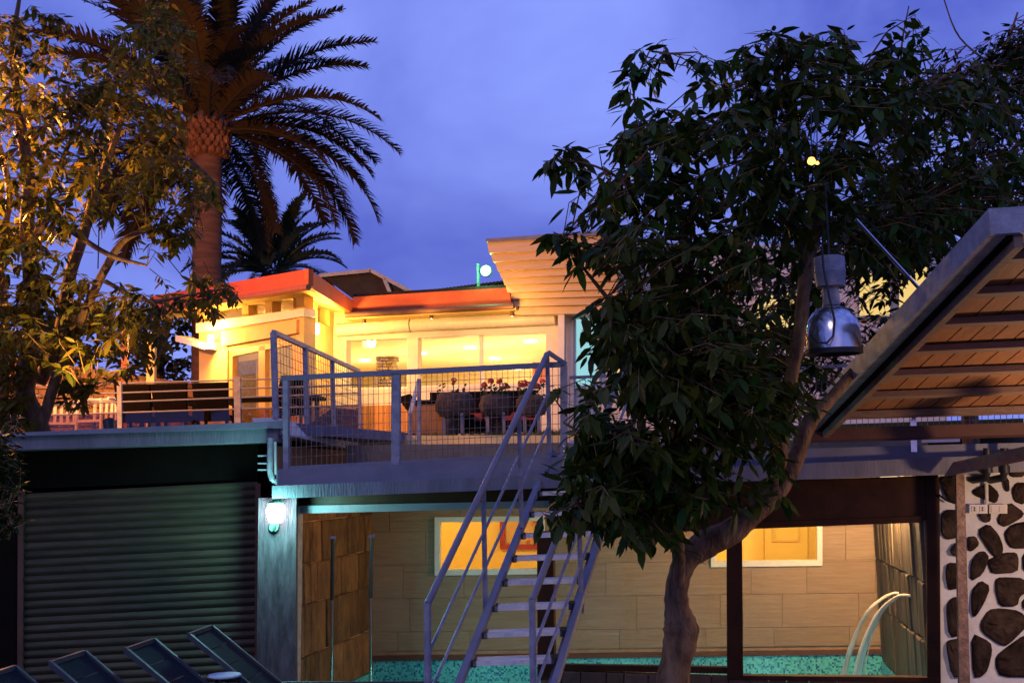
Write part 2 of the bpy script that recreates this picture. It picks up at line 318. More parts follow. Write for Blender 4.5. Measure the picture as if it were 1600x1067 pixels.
# down pipe and bracket fins at the corner
g = thing('downpipe', P(424, 745, 11.5), 'pale grey drainpipe elbow at the corner above the lantern', 'pipe')
MB().tube([P(423, 684, 11.5), P(422, 735, 11.5), P(425, 748, 11.5), P(432, 752, 11.55), P(440, 750, 11.8)], .032, 10).build('pipe', paint2, g)
MB().tube([P(430, 690, 11.52), P(431, 742, 11.52)], .014, 8).build('thin_pipe', whitep, g)
for yy in (712, 724, 734): MB().bar(P(403, yy, 11.6), P(418, yy, 11.6), .015, .015).build('cable_clip', paint2, g)
# ================================================================== POOL HOUSE
REAR = plane2(600, 14.2, 1400, 13.35)
c0 = FAC(465, 1060); g = PH = thing('pool_house', V((c0.x + 3, c0.y, 0)), 'glazed indoor pool room under the platform with stone and travertine walls', 'building')
panel([(432, 762), (1000, 737), (1490, 716), (1760, 704), (1760, 688), (1490, 694), (1000, 708), (432, 733)], FAC, .5, -.40).build('fascia', paint, g)
panel([(425, 779), (840, 763), (1490, 741), (1760, 731), (1760, 703), (1490, 713.5), (840, 742), (425, 759)], FAC, .75, -.52).build('eave_beam', fasc, g)
panel([(462, 790), (1460, 769), (1480, 742), (440, 775)], FAC, .10, .12).build('header', frameb, g)
panel([(858, 832), (1452, 812), (1452, 745), (858, 762)], FAC, .16, .03).build('lintel', frameb, g)
panel([(865, 838), (1440, 816), (1440, 806), (865, 828)], FAC, .06, -.02).build('lintel_trim', frameb, g)
panel([(468, 802), (858, 793), (858, 782), (468, 790)], FAC, .10, .05).build('door_head', paint, g)
panel([(452, 1260), (459, 1260), (466, 792), (460, 792)], FAC, .12, .0).build('door_jamb', paint2, g)
for x0, x1, yt, yb in ((840, 866, 830, 1062), (1136, 1161, 825, 1062), (1449, 1470, 745, 1069)):
    q = panel([(x0, yb), (x1, yb), (x1 - 2, yt), (x0 - 1, yt)], FAC, .10, 0).build('frame_post', frameb, g)
panel([(843, 1046), (1137, 1052), (1137, 1042), (843, 1037)], FAC, .08, .02).build('bottom_rail', frameb, g)
panel([(1160, 1062), (1470, 1066), (1470, 1058), (1160, 1055)], FAC, .10, -.01).build('bottom_rail', frameb, g)
panel([(866, 1040), (1137, 1044), (1137, 828), (866, 838)], FAC, .012, .06).build('glass_pane', gl, g)
panel([(1161, 1056), (1447, 1059), (1447, 813), (1161, 822)], FAC, .012, .05).build('glass_pane', gl, g)
x = 845.0
while x < 1640:   # dark stone base under the sill
    xe = x + random.uniform(26, 48); f = (x - 845) / 600
    if x < 1465:
        xx = min(xe - 1.2, 1470)
        MB().bev([FAC(x, 1110, .0), FAC(xx, 1110, .0), FAC(xx, 1047.5 + 20 * (xx - 845) / 600, .0), FAC(x, 1047.5 + 20 * (x - 845) / 600, 0)], v * .12, .008, .01).build('base_stone', brick, g)
    x = xe
panel([(845, 1200), (1470, 1200), (1470, 1075), (845, 1054)], FAC, .08, .03).build('base_wall', grout, g)
# rear wall, tiles and two windows onto a lit room
def sub(r, h):
    x0, y0, x1, y1 = r; a0, b0, a1, b1 = h
    if a1 <= x0 or a0 >= x1 or b1 <= y0 or b0 >= y1: return [r]
    o = []
    if b0 > y0: o.append((x0, y0, x1, b0))
    if b1 < y1: o.append((x0, b1, x1, y1))
    if a0 > x0: o.append((x0, max(y0, b0), a0, min(y1, b1)))
    if a1 < x1: o.append((a1, max(y0, b0), x1, min(y1, b1)))
    return o
hole = [(684, 809, 846, 889), (1116, 790, 1280, 881)]
row = 0; y0 = 722
while y0 < 1010:
    y1 = min(y0 + 52, 1012); x = 560 - (52 if row % 2 else 0)
    while x < 1420:
        x1 = x + (random.uniform(78, 138) if x < 1330 else 120)
        pcs = [(x, y0, x1, y1)]
        for h in hole: pcs = [q for r in pcs for q in sub(r, h)]
        for a0, b0, a1, b1 in pcs:
            if a1 - a0 < 2 or b1 - b0 < 2: continue
            sl_ = lambda X: -0.012 * (X - 1000)
            e = .25
            MB().bev([REAR(a0 + e, b1 - e + sl_(a0)), REAR(a1 - e, b1 - e + sl_(a1)), REAR(a1 - e, b0 + e + sl_(a1)), REAR(a0 + e, b0 + e + sl_(a0))], REAR.n * .02, .001, .001).build('wall_tile', trav, g)
        x = x1
    y0 = y1; row += 1
bk = MB()
for a0, b0, a1, b1 in [q for r in [q2 for q2 in sub((540, 690, 1440, 1130), hole[0])] for q in sub(r, hole[1])]:
    bk.prism([REAR(a0, b1 - .012 * (a0 - 1000), .018), REAR(a1, b1 - .012 * (a1 - 1000), .018), REAR(a1, b0 - .012 * (a1 - 1000), .018), REAR(a0, b0 - .012 * (a0 - 1000), .018)], REAR.n * .12)
bk.build('rear_wall', grout, g)
panel([(560, 1033), (1420, 1021), (1420, 1014), (560, 1025)], REAR, .05, -.04).build('skirting', brown, g)
panel([(560, 1130), (1420, 1130), (1420, 1020), (560, 1032.5)], REAR, .04, -.02).build('pool_mosaic_band', mosaic, g)
for (a0, b0, a1, b1) in hole:
    sl_ = lambda X: -0.012 * (X - 1000)
    fr = MB()
    for r in ((a0 - 5, b0 - 5, a1 + 5, b0 + 3), (a0 - 5, b1 - 3, a1 + 5, b1 + 6), (a0 - 5, b0 + 3, a0 + 3, b1 - 3), (a1 - 3, b0 + 3, a1 + 5, b1 - 3)):
        fr.prism([REAR(r[0], r[3] + sl_(r[0]), -.03), REAR(r[2], r[3] + sl_(r[2]), -.03), REAR(r[2], r[1] + sl_(r[2]), -.03), REAR(r[0], r[1] + sl_(r[0]), -.03)], REAR.n * .10)
    wf = fr.build('window_frame', whitep, g)
    panel([(a0 + 2, b1 - 2 + sl_(a0)), (a1 - 2, b1 - 2 + sl_(a1)), (a1 - 2, b0 + 2 + sl_(a1)), (a0 + 2, b0 + 2 + sl_(a0))], REAR, .01, .01).build('pane', gl, wf)
# side walls
LW0, LW1 = FAC(462, 1060, .12), REAR(584, 1030, 0); RW0, RW1 = FAC(1452, 1060, .12), REAR(1377, 1030, 0)
def side_wall(A, B, nrm, mt, wide, hgt, jit, zb, zt, back):
    A = V((A.x, A.y, 0)); B = V((B.x, B.y, 0)); Ln = (B - A).length; t = (B - A) / Ln; row = 0; z = zb
    while z < zt - .02:
        z1 = min(z + hgt * random.uniform(.85, 1.15), zt); s = -random.uniform(0, wide * .6)
        while s < Ln:
            s1 = s + wide * random.uniform(1 - jit, 1 + jit); a, b = max(s, 0) + .004, min(s1, Ln) - .004; pr = random.uniform(-.012, .012)
            if b - a > .03:
                q = [A + t * a + Z * (z + .004), A + t * b + Z * (z + .004), A + t * b + Z * (z1 - .004), A + t * a + Z * (z1 - .004)]
                q = [x_ + V((random.uniform(-.006, .006), 0, random.uniform(-.006, .006))) + nrm * pr for x_ in q]
                MB().bev(q, -nrm * .06, .012, .015).build('stone_block', mt, g)
            s = s1
        z = z1; row += 1
    MB().prism([A - nrm * .03 + Z * zb, B - nrm * .03 + Z * zb, B - nrm * .03 + Z * zt, A - nrm * .03 + Z * zt], -nrm * .15).build('wall_core', back, g)
nl = V(((LW1 - LW0).y, -(LW1 - LW0).x, 0)).normalized(); nl = nl if nl.x > 0 else -nl
nr = V(((RW1 - RW0).y, -(RW1 - RW0).x, 0)).normalized(); nr = nr if nr.x < 0 else -nr
side_wall(LW0, LW1, nl, stoneb, .30, .46, .35, -.25, 2.1, grout)
side_wall(RW0, RW1, nr, stonel, .19, .62, .4, -.12, 2.1, grout)
for A, B, nrm, zz in ((LW0, LW1, nl, -.25), (RW0, RW1, nr, -.12)):
    A_ = V((A.x, A.y, zz)); B_ = V((B.x, B.y, zz)); MB().prism([A_ + nrm * .01, B_ + nrm * .01, B_ + nrm * .01 - Z * .8, A_ + nrm * .01 - Z * .8], -nrm * .1).build('pool_side_mosaic', mosaic, g)
ce = MB(); ce.prism([FAC(440, 735, .16) * 1, FAC(1475, 735, .16), REAR(1440, 735, .15), REAR(540, 735, .15)], (0, 0, .1))
ce.v = [(x_, y_, 2.02 + (.1 if i > 3 else 0)) for i, (x_, y_, z_) in enumerate(ce.v)]; ce.build('ceiling', white, g)
pl_ = MB(); q = [FAC(440, 735, .10), FAC(1475, 735, .10), REAR(1440, 735, .05), REAR(540, 735, .05)]; pl_.add([V((p.x, p.y, -1.08)) for p in q], [(0, 1, 2, 3)]); pl_.build('pool_floor', poolsh, g)
nw = MB(); nw.prism([V((q[0].x, q[0].y, -1.08)), V((q[1].x, q[1].y, -1.08)), V((q[1].x, q[1].y, -.02)), V((q[0].x, q[0].y, -.02))], -v * .1); nw.build('pool_near_wall', poolsh, g)
wtr = MB(); wtr.add([V((p.x, p.y, -.42)) for p in [FAC(445, 735, .11), FAC(1470, 735, .11), REAR(1440, 735, 0), REAR(545, 735, 0)]], [(0, 1, 2, 3)])
tag(wtr.build('water', wat, kind='structure'), 'turquoise pool water inside the glazed room')
# lamps of the pool room
g2 = thing('pool_room_lamp', FAC(1215, 800, 1.35), 'warm ceiling lamp inside the pool room over the right end', 'lamp')
pc = FAC(1395, 760, 1.25); pc.z = 1.96
MB().lathe(pc, [(0, .05), (.10, .05), (.12, 0), (.08, -.03), (0, -.035)], 18).build('diffuser', emis('warm_diffuser', (1, .72, .42), 4), g2)
light('pool_room_light', pc - Z * .14, 380, (1, .57, .25), .10, g2)
g2 = thing('pool_room_lamp', FAC(560, 800, 1.2), 'dim amber ceiling lamp inside the pool room by the brown stone wall', 'lamp')
pc = FAC(590, 760, .7); pc.z = 1.96
MB().lathe(pc, [(0, .05), (.07, .05), (.08, 0), (.05, -.03), (0, -.035)], 18).build('diffuser', emis('amber_diffuser', (1, .55, .22), 2), g2)
light('pool_room_light', pc - Z * .14, 3.2, (1, .46, .15), .08, g2)
for i, xx in enumerate((640, 930, 1250)):
    pc = FAC(xx, 1060, .16); pc.z = -.70; g2 = thing('underwater_lamp', pc, 'round underwater pool lamp ' + ('behind the staircase', 'behind the tree trunk', 'below the glass pane beside the water jets')[i], 'lamp', 'underwater pool lamps')
    MB().lathe(pc, [(0, .02), (.07, .02), (.08, 0)], 16, axis=v).build('lens', emis('pool_lens%d' % i, (.5, 1, 1), 6), g2)
    light('underwater_light', pc + v * .18, (4, 9, 17)[i], (.45, 1, .95), .08, g2)
# yellow room behind the rear windows
g2 = thing('yellow_back_room', REAR(1000, 900, 1.5), 'bright yellow-lit room seen through the two high pool-room windows', 'room')
R3 = Pl(REAR.p + REAR.n * 1.9, REAR.n)
MB().prism([R3(500, 1000), R3(1450, 1000), R3(1450, 680), R3(500, 680)], R3.n * .1).build('back_wall', yellow, g2)
q = [REAR(545, 735, .16), REAR(1435, 735, .16), R3(1435, 735), R3(545, 735)]
for zz, nm in ((.55, 'floor'), (2.1, 'ceiling')):
    MB().prism([V((p.x, p.y, zz)) for p in q], (0, 0, .06)).build(nm, yellow, g2)
for a_, b_ in ((q[0], q[3]), (q[1], q[2])): MB().prism([V((a_.x, a_.y, .55)), V((b_.x, b_.y, .55)), V((b_.x, b_.y, 2.1)), V((a_.x, a_.y, 2.1))], (.05, 0, 0)).build('side_wall', yellow, g2)
dr = panel(rect(1195, 760, 1262, 960), R3, .05, -.06).build('door', yellow, g2)
for r in ((1206, 775, 1250, 846),):
    fr = MB()
    for s_ in ((r[0], r[1], r[2], r[1] + 3), (r[0], r[3] - 3, r[2], r[3]), (r[0], r[1] + 3, r[0] + 3, r[3] - 3), (r[2] - 3, r[1] + 3, r[2], r[3] - 3)): fr.prism([R3(x_, y_, -.08) for x_, y_ in rect(*s_)], R3.n * .02)
    fr.build('panel_moulding', cream, dr)
for xx in (660, 1000, 1240):
    lo = REAR(xx, 790, .75); lo.z = 1.9; light('room_light', lo, 48, (1, .64, .15), .15, g2)
g2 = thing('framed_picture', R3(805, 850, -.05), 'framed reddish print hanging in the yellow room behind the pool', 'picture')
fr = MB()
for s_ in ((781, 800, 846, 808), (781, 850, 846, 858), (781, 808, 789, 850), (838, 808, 846, 850)): fr.prism([R3(x_, y_, -.05) for x_, y_ in rect(*s_)], R3.n * .04)
fr.build('frame', redc, g2); panel(rect(789, 808, 838, 850), R3, .02, -.03).build('print', picm, g2)
# chrome door poles
for i, (xt, xb, yt, ys, off, lab) in enumerate(((521, 517, 841, 937, .55, 'tall pole with dark grip and chrome foot before the brown stone wall'), (581, 578, 839, 934, .45, 'tall pole with dark grip and chrome foot where the brown wall meets travertine'))):
    g2 = thing('pool_grab_pole', FAC(xb, 1100, off), lab, 'pole', 'chrome poles at the pool entry')
    a, b, c = FAC(xt, yt, off), FAC((xt + xb) / 2, ys, off), FAC(xb, 1110, off); c.z = -.5
    MB().tube([b, c], .015, 10).build('chrome_tube', chrome, g2); MB().tube([a, b], .022, 10).build('grip', blackm, g2)
    MB().box(a + Z * .01, .06, .03, .03).build('mount', chrome, g2)
# water spout with two falling streams
sp = P(1416, 931, 11.55); g2 = thing('water_spout', sp, 'pair of arching water jets pouring from the right wall into the pool', 'fountain')
MB().bar(sp + V((.06, .2, .02)), sp + V((.02, -.02, .0)), .04, .03).build('nozzle', chrome, g2)
for pts, nm in (([(1424, 931, 11.3), (1404, 931, 11.35), (1378, 952, 11.45), (1360, 985, 11.55), (1348, 1020, 11.65), (1340, 1060, 11.7), (1337, 1075, 11.7)], 1.15), ([(1406, 926, 11.9), (1388, 929, 11.95), (1360, 950, 12.0), (1342, 980, 12.1), (1328, 1015, 12.15), (1318, 1052, 12.2), (1315, 1062, 12.2)], .85)):
    m_ = MB(); cen = [P(*p) for p in pts]; n_ = len(cen); fine = []
    for i in range(n_ - 1):
        p0, p1, p2, p3 = cen[max(i - 1, 0)], cen[i], cen[i + 1], cen[min(i + 2, n_ - 1)]
        for j in range(5):
            t_ = j / 5; fine.append(.5 * ((2 * p1) + (p2 - p0) * t_ + (2 * p0 - 5 * p1 + 4 * p2 - p3) * t_ ** 2 + (3 * p1 - p0 - 3 * p2 + p3) * t_ ** 3))
    nf_ = len(fine)
    for k_ in range(26):          # a jet is a bundle of thin strands that frays as it falls
        ox, oy, oz = random.gauss(0, 1), random.gauss(0, 1), random.gauss(0, .5); rs = random.uniform(.003, .0085) * nm
        m_.tube([p + V((ox, oy * 1.3, oz)) * (.005 + .020 * (i / nf_) ** 1.3) * nm for i, p in enumerate(fine)], [rs * (.9 + .5 * math.sin(i * .9 + k_)** 2) for i in range(nf_)], 5)
    m_.build('water_stream', stream, g2)
# ================================================================== STONE WALL, SOCKETS, POST
g = thing('rubble_wall', FAC(1560, 1100), 'white-mortared wall of dark brown irregular stones beside the pool room', 'wall')
panel([(1468, 1085), (1800, 1092), (1800, 700), (1466, 735)], FAC, .4, .03).build('mortar_face', mortar, g)
S4 = .3063
ST = [[(125,20),(205,15),(215,150),(165,130),(140,70)], [(135,215),(160,188),(218,190),(222,320),(160,332),(135,300)], [(178,385),(215,348),(225,420),(190,415)], [(158,490),(170,458),(225,462),(228,578),(170,590),(160,540)], [(160,680),(185,640),(235,632),(238,815),(175,828)], [(160,870),(175,855),(242,845),(245,1030),(188,1030)],
      [(295,90),(340,65),(375,50),(428,100),(412,150),(360,130),(310,112)], [(450,30),(475,20),(482,85),(465,90)], [(497,90),(520,48),(570,50),(600,110),(555,155),(510,140)], [(320,205),(385,195),(385,240),(355,250)], [(425,225),(480,145),(555,200),(540,225),(462,270),(430,255)], [(322,295),(378,260),(425,310),(448,370),(440,425),(405,420),(370,380)], [(460,300),(500,260),(570,248),(600,300),(590,375),(495,378),(470,345)],
      [(268,325),(310,320),(328,360),(290,395),(270,385)], [(288,450),(320,405),(355,398),(378,430),(345,510),(285,545)], [(378,440),(420,420),(460,405),(515,405),(525,440),(520,500),(395,508),(380,470)], [(550,410),(610,400),(620,480),(555,500)], [(290,600),(335,550),(382,580),(350,660),(310,725),(292,715)], [(415,545),(440,532),(560,538),(570,600),(530,625),(520,670),(435,672),(415,600)], [(548,645),(610,620),(640,680),(552,690)],
      [(340,760),(380,700),(440,692),(530,705),(580,760),(470,870),(430,865),(345,805)], [(420,930),(470,890),(555,830),(640,820),(640,1030),(440,1030),(418,980)], [(290,820),(385,865),(392,910),(370,1000),(340,1030),(300,1035)], [(600,700),(680,690),(690,790),(610,810)], [(600,520),(680,510),(700,600),(600,610)], [(600,390),(700,330),(720,470),(630,470)], [(275,20),(330,18),(325,48),(280,45)], [(480,-20),(560,-20),(555,15),(490,18)], [(590,180),(680,160),(690,290),(620,290)]]
for s_ in ST:
    pts = []; n_ = len(s_)
    for i in range(n_):       # one corner-cutting pass rounds each traced stone
        a, b = s_[i], s_[(i + 1) % n_]
        pts += [(a[0] * .8 + b[0] * .2, a[1] * .8 + b[1] * .2), (a[0] * .2 + b[0] * .8, a[1] * .2 + b[1] * .8)]
    pr = random.uniform(-.012, .0)
    ring = [FAC(1430 + x_ * S4, 740 + y_ * S4, 0) for x_, y_ in pts][::-1]; cc = sum(ring, V()) / len(ring); nn_ = len(ring); vs = []; fs = []
    for sc_k, hh in ((1.10, .05), (1.07, .012), (.96, -.014), (.58, -.026)):
        vs += [cc + (p - cc) * sc_k + v * (hh + pr + (random.uniform(-.013, .011) if sc_k < 1 else 0)) for p in ring]
    vs.append(cc + v * (-.03 + pr))
    for k_ in range(3):
        fs += [(k_ * nn_ + i, k_ * nn_ + (i + 1) % nn_, (k_ + 1) * nn_ + (i + 1) % nn_, (k_ + 1) * nn_ + i) for i in range(nn_)]
    fs += [(3 * nn_ + i, 3 * nn_ + (i + 1) % nn_, 4 * nn_) for i in range(nn_)]
    MB().add(vs, fs).build('stone', rubble, g, smooth=False)
m_ = panel([(1502, 1260), (1521, 1260), (1507, 737), (1494, 739)], FAC, .10, -.38); tag(m_.build('steel_post', rust), 'worn square steel post standing before the rubble wall', 'post')
for x0, mt_, lab, n_ in ((1515, whitep, 'cream double power socket with dark holes on the rubble wall', 0), (1546, plast, 'cream double light switch next to the power socket', 1)):
    g = thing('wall_socket' if n_ == 0 else 'light_switch', FAC(x0 + 14, 795, -.05), lab, 'socket' if n_ == 0 else 'switch')
    panel(rect(x0, 788, x0 + 28, 802), FAC, .05, -.05).build('box', mt_, g)
    for k_ in range(2):
        xa = x0 + 3 + k_ * 12.5
        ins = panel(rect(xa, 790, xa + 9.5, 800), FAC, .012, -.058).build('insert' if n_ == 0 else 'rocker', white, g)
        if n_ == 0:
            for yy in (793.2, 796.8): MB().lathe(FAC(xa + 4.7, yy, -.061), [(0, 0), (.008, 0), (.008, .004)], 10, axis=v).build('hole', blackm, ins)
MB().tube([FAC(1542, 788, -.03), FAC(1541, 742, -.03)], .016, 8); m_ = MB().tube([FAC(1542, 788, -.03), FAC(1541, 740, -.03)], .016, 8)
tag(m_.build('conduit', plast), 'thin white conduit running up from the power socket', 'conduit')
for xx, lab in ((1542, 'black drain elbow hanging above the conduit'), (1569, 'black drain elbow ending in a shiny bend beside another elbow')):
    g = thing('drain_elbow', P(xx, 745, 9.8), lab, 'pipe')
    MB().tube([P(xx, 700, 9.8), P(xx + 1, 735, 9.8), P(xx - 2, 746, 9.85), P(xx - 22, 750, 10.2)], .032, 10).build('pipe', blackm, g)
    MB().lathe(P(xx + 1, 733, 9.8), [(.034, -.03), (.042, -.03), (.042, .03), (.034, .03)], 12).build('collar', blackm, g)
tag(MB().tube([FAC(1466, 772, -.03), FAC(1478, 781, -.05), FAC(1492, 786, -.1)], .01, 6).build('wall_cable', cable), 'short black cable looping from the frame to the steel post', 'cable')
# ================================================================== STAIRS
tread_m = mat('tread_paint', (.78, .76, .72), (.58, .56, .54), .6, scale=14, bump=.3, bscale=60)
S1 = P(733, 1033, 9.0); S10 = P(862, 708, 11.05); stp = (S10 - S1) / 9; wdir = V((1, -.02, .012)); wdt = .68
g = thing('metal_staircase', V((S1.x, S1.y - .6, 0)), 'steep grey steel staircase with pipe handrails up to the platform', 'staircase')
run = V((stp.x, stp.y, 0)); 
nb = int(S1.z / stp.z)
for i in range(-nb, 10):
    a = S1 + stp * i; dep = V((0, .22, 0))
    tr = MB().prism([a + wdir * .03, a + wdir * (wdt - .03), a + wdir * (wdt - .03) + dep, a + wdir * .03 + dep], (0, 0, -.035)).build('tread', tread_m, g)
    for e0 in (0.0, wdt - .055):
        MB().prism([a + wdir * e0 - Z * -.004, a + wdir * (e0 + .055) + Z * .004, a + wdir * (e0 + .055) + dep + Z * .004, a + wdir * e0 + dep + Z * .004], (0, 0, -.048)).build('end_cap', blackm, tr)
B = S1 - stp * (nb + .6); T = S10 + stp * .3
for e0 in (-.02, wdt + .02):
    for k_, (dy, nm) in enumerate(((-.01, 'stringer'), (.20, 'stringer'))):
        MB().bar(B + wdir * e0 + V((0, dy, -.03)), T + wdir * e0 + V((0, dy, -.03)), .05, .05).build(nm, paint, g)
hl0, hl1 = P(668, 943, 8.75), P(855, 553, 10.75)
lo = S1 - stp * .9
sh = V((hl1.x - hl0.x, hl1.y - hl0.y, hl1.z - hl0.z))
for sd in (0, 1):
    o_ = wdir * (wdt + .10) * sd
    a, b = hl0 + o_, hl1 + o_
    MB().tube([a, b], .027, 10).build('handrail', paint, g)
    nb0 = V((a.x, a.y, max(a.z - 1.0, 0)))
    MB().tube([a + Z * .01, V((a.x - .01, a.y, 0.0))], .027, 10).build('newel_post', paint2, g)
    for f, ln_ in ((.41, 1.04), (.72, 1.0), (1.0, .9)):
        p = a.lerp(b, f); q = p - Z * ln_
        MB().bar(p, q, .04, .04, up=V((0, 1, 0))).build('rail_post', paint2, g)
    for dz in (.36, .66):
        MB().tube([a - Z * dz, b - Z * dz], .0125, 8).build('mid_rail', paint2, g)
# ================================================================== PLATFORM RAILING
RA = Pl(FAC.p + v * -.36, v)
g = thing('platform_railing', RA(650, 745), 'blue-grey railing with welded wire mesh along the platform edge', 'railing')
MB().bar(RA(440, 591), RA(884, 569), .05, .05).build('top_rail', paint, g)
for x, yt, yb, wd in ((447, 592, 752, .055), (619, 583, 742, .085), (881, 570, 712, .06)):
    MB().bar(RA(x, yt), RA(x + (1 if x < 500 else 0), yb), wd, .05, up=v).build('post', paint2, g)
    for fy in (.90, .955): MB().lathe(RA(x, yt + (yb - yt) * fy, -.032), [(0, -.008), (.011, -.006), (.013, .004)], 8, axis=v).build('bolt', steel, g)
MB().bar(RA(445, 731), RA(884, 708), .03, .03).build('bottom_rail', paint, g)
def mesh_wires(A, B, C, D_, nx, ny, r=.0035):
    m_ = MB()   # A bottom-left, B bottom-right, C top-right, D top-left
    for i in range(nx + 1):
        f = i / nx; m_.tube([A.lerp(B, f), D_.lerp(C, f)], r, 4, cap=False)
    for j in range(1, ny):
        f = j / ny; m_.tube([A.lerp(D_, f), B.lerp(C, f)], r, 4, cap=False)
    return m_
mesh_wires(RA(447, 730), RA(881, 707), RA(881, 571), RA(447, 592), 52, 9).build('wire_mesh', rust, g, kind='stuff')
MB().bar(P(856, 550, 10.75), RA(884, 569), .035, .035).build('return_rail', paint, g)
MB().bar(P(856, 612, 10.75), RA(884, 622), .03, .03).build('return_rail', paint, g)
# right-hand stretch seen past the tree
RB = FAC
g = thing('terrace_railing', RB(1300, 690, .6), 'low mesh railing on the platform between the tree and the pergola', 'railing')
W2 = Pl(FAC.p + v * .55, v)
for x in (930, 1090, 1250, 1427, 1610): MB().bar(W2(x, 590), W2(x, 708), .035, .035, up=v).build('post', steel, g)
MB().bar(W2(890, 690), W2(1700, 665), .03, .03).build('bottom_rail', steel, g)
MB().bar(W2(890, 590), W2(1700, 555), .03, .03).build('top_rail', paint, g)
mesh_wires(W2(890, 689), W2(1700, 664), W2(1700, 556), W2(890, 591), 90, 8).build('wire_mesh', rust, g, kind='stuff')
m_ = panel([(1380, 702), (1390, 704), (1432, 704), (1432, 650), (1423, 650), (1423, 695)], FAC, .04, -.42) if False else MB().bar(FAC(1427, 655, -.42), FAC(1428, 706, -.42), .05, .03, up=v)
tag(m_.build('bracket_post', steel), 'short galvanised bracket bolted to the fascia near the pergola', 'bracket')
# platform floor
m_ = MB(); q = [FAC(436, 728, -.3), FAC(1700, 690, -.3), FAC(1700, 690, 5.9), FAC(560, 712, 4.4)]; m_.prism([V((p.x, p.y, 2.12)) for p in q], (0, 0, -.08))
tag(m_.build('platform_floor', fasc, kind='structure'), 'flat roof deck above the pool room')
# side railing of the upper left terrace
g = thing('side_railing', P(500, 680, 14), 'tall mesh railing running back along the white terrace beam', 'railing')
rt0, rt1 = P(427, 519, 11.75), P(561, 580, 16.3); rb0, rb1 = P(431, 654, 11.75), P(563, 688, 16.3)
MB().bar(rt0, rt1, .04, .05).build('top_rail', paint2, g)
for f, wd in ((0, .055), (.37, .05), (.69, .045), (1, .045)):
    D_ = 1 / ((1 - f) / 11.75 + f / 16.3); ff = (D_ - 11.75) / (16.3 - 11.75)
    MB().bar(rt0.lerp(rt1, ff), rb0.lerp(rb1, ff), wd, .04, up=v).build('post', paint2, g)
mesh_wires(rb0, rb1, rt1, rt0, 36, 9).build('wire_mesh', rust, g, kind='stuff')
# glass and cable railing behind
g = thing('glass_railing', P(280, 668, 16.8), 'railing of thin steel rails above smoked glass on the upper terrace', 'railing')
GR = plane2(90, 17.6, 560, 16.3)
for x, yt, yb, wd in ((187, 597, 672, .075), (371, 589, 664, .10), (-10, 606, 682, .07)): MB().bar(GR(x, yt), GR(x + 1, yb), wd, .04, up=v).build('post', paint2, g)
for y0, y1 in ((607, 588), (623, 601), (638, 614), (653, 633)): MB().tube([GR(-80, y0), GR(562, y1)], .012, 6).build('rail', paint, g)
for x0, x1 in ((-80, -14), (-5, 183), (191, 366), (376, 560)):
    panel([(x0, 690 - .03 * x0), (x1, 690 - .03 * x1), (x1, 651.5 - .0312 * (x1 + 0)), (x0, 651.5 - .0312 * x0)], GR, .012, .02).build('glass_panel', smoke, g)
# upper terrace slab left and grass terrace right
m_ = MB(); q = [V((-9.0, 12.6, 0)), V((-2.45, 12.5, 0)), V((-2.05, 16.5, 0)), V((-2.05, 30, 0)), V((-16, 30, 0)), V((-12, 12.6, 0))]; m_.prism([V((p.x, p.y, 2.50)) for p in q], (0, 0, .10))
tag(m_.build('upper_terrace', soil, kind='structure'), 'paved upper terrace before the house wing')
LT = Pl(FAC.p + v * 4.6, v)
m_ = panel([(556, 716), (1500, 690), (1500, 668), (556, 690)], LT, .3, 0); tag(m_.build('retaining_wall', white), 'lilac-white retaining wall below the planters', 'wall')
lz = LT(700, 684).z
m_ = MB(); q = [LT(556, 684, -.03), LT(1600, 664, -.03), LT(1600, 664, 8.2), LT(556, 684, 6.3)]; m_.prism([V((p.x, p.y, ZT - .10)) for p in q], (0, 0, .09)); tag(m_.build('terrace_lawn_bed', lawn, kind='structure'), 'green-edged upper lawn terrace')
# grass blades along the edge: uncountable
gb = MB(); e0, e1 = LT(556, 684, -.02), LT(940, 677, -.02)
for i in range(1500):
    p = e0.lerp(e1, random.random()) + v * random.uniform(0, .5); p = V((p.x, p.y, ZT - .02)); h = random.uniform(.03, .09); a = random.uniform(0, 6.28); d = V((math.cos(a), math.sin(a), 0))
    gb.add([p - d * .006, p + d * .006, p + V((random.uniform(-.03, .03), random.uniform(-.03, .03), h))], [(0, 1, 2)])
tag(gb.build('grass', lawn, kind='stuff'), 'short green grass along the terrace edge', 'grass')
# white ledge and its hand rail
LE = Pl(FAC.p + v * 3.6, v)
m_ = MB().prism([LE(640, 719), LE(648, 708), LE(655, 707), LE(872, 699), LE(872, 709), LE(660, 714)], v * .7); tag(m_.build('white_step', white), 'long white step slab between platform and retaining wall', 'step')
g = thing('step_handrail', LE(648, 714), 'short slanted pale handrail beside the white step', 'handrail')
MB().bar(LE(641, 645), LE(655, 592), .05, .03, up=v).build('slanted_bar', whitep, g)
MB().bar(LE(655, 592), LE(654, 712), .045, .03, up=v).build('post', paint2, g); MB().bar(LE(641, 645), LE(640, 720), .05, .03, up=v).build('post', paint2, g)
# ================================================================== HOUSE
MF = Pl(P(525, 735, 22.0), v)
cw = P(470, 735, 20.5); WF = Pl(cw, V((.72, .69, 0)))
wsb = MF(522, 600); wt = V((wsb.x - cw.x, wsb.y - cw.y, 0)); WS = Pl(cw, V((-wt.y, wt.x, 0)) if wt.x < 0 else V((wt.y, -wt.x, 0)))
if WS.n.dot(WS.p - CAM) < 0: WS.n = -WS.n
H = thing('house', V((MF(700, 700).x, MF(700, 700).y, ZT)), 'lit single-storey house with orange roof edge and wide windows on the upper terrace', 'house')
def hp(name, pts, pl, thick, mt, off=0.0, parent=None): return panel(pts, pl, thick, off).build(name, mt, parent or H)
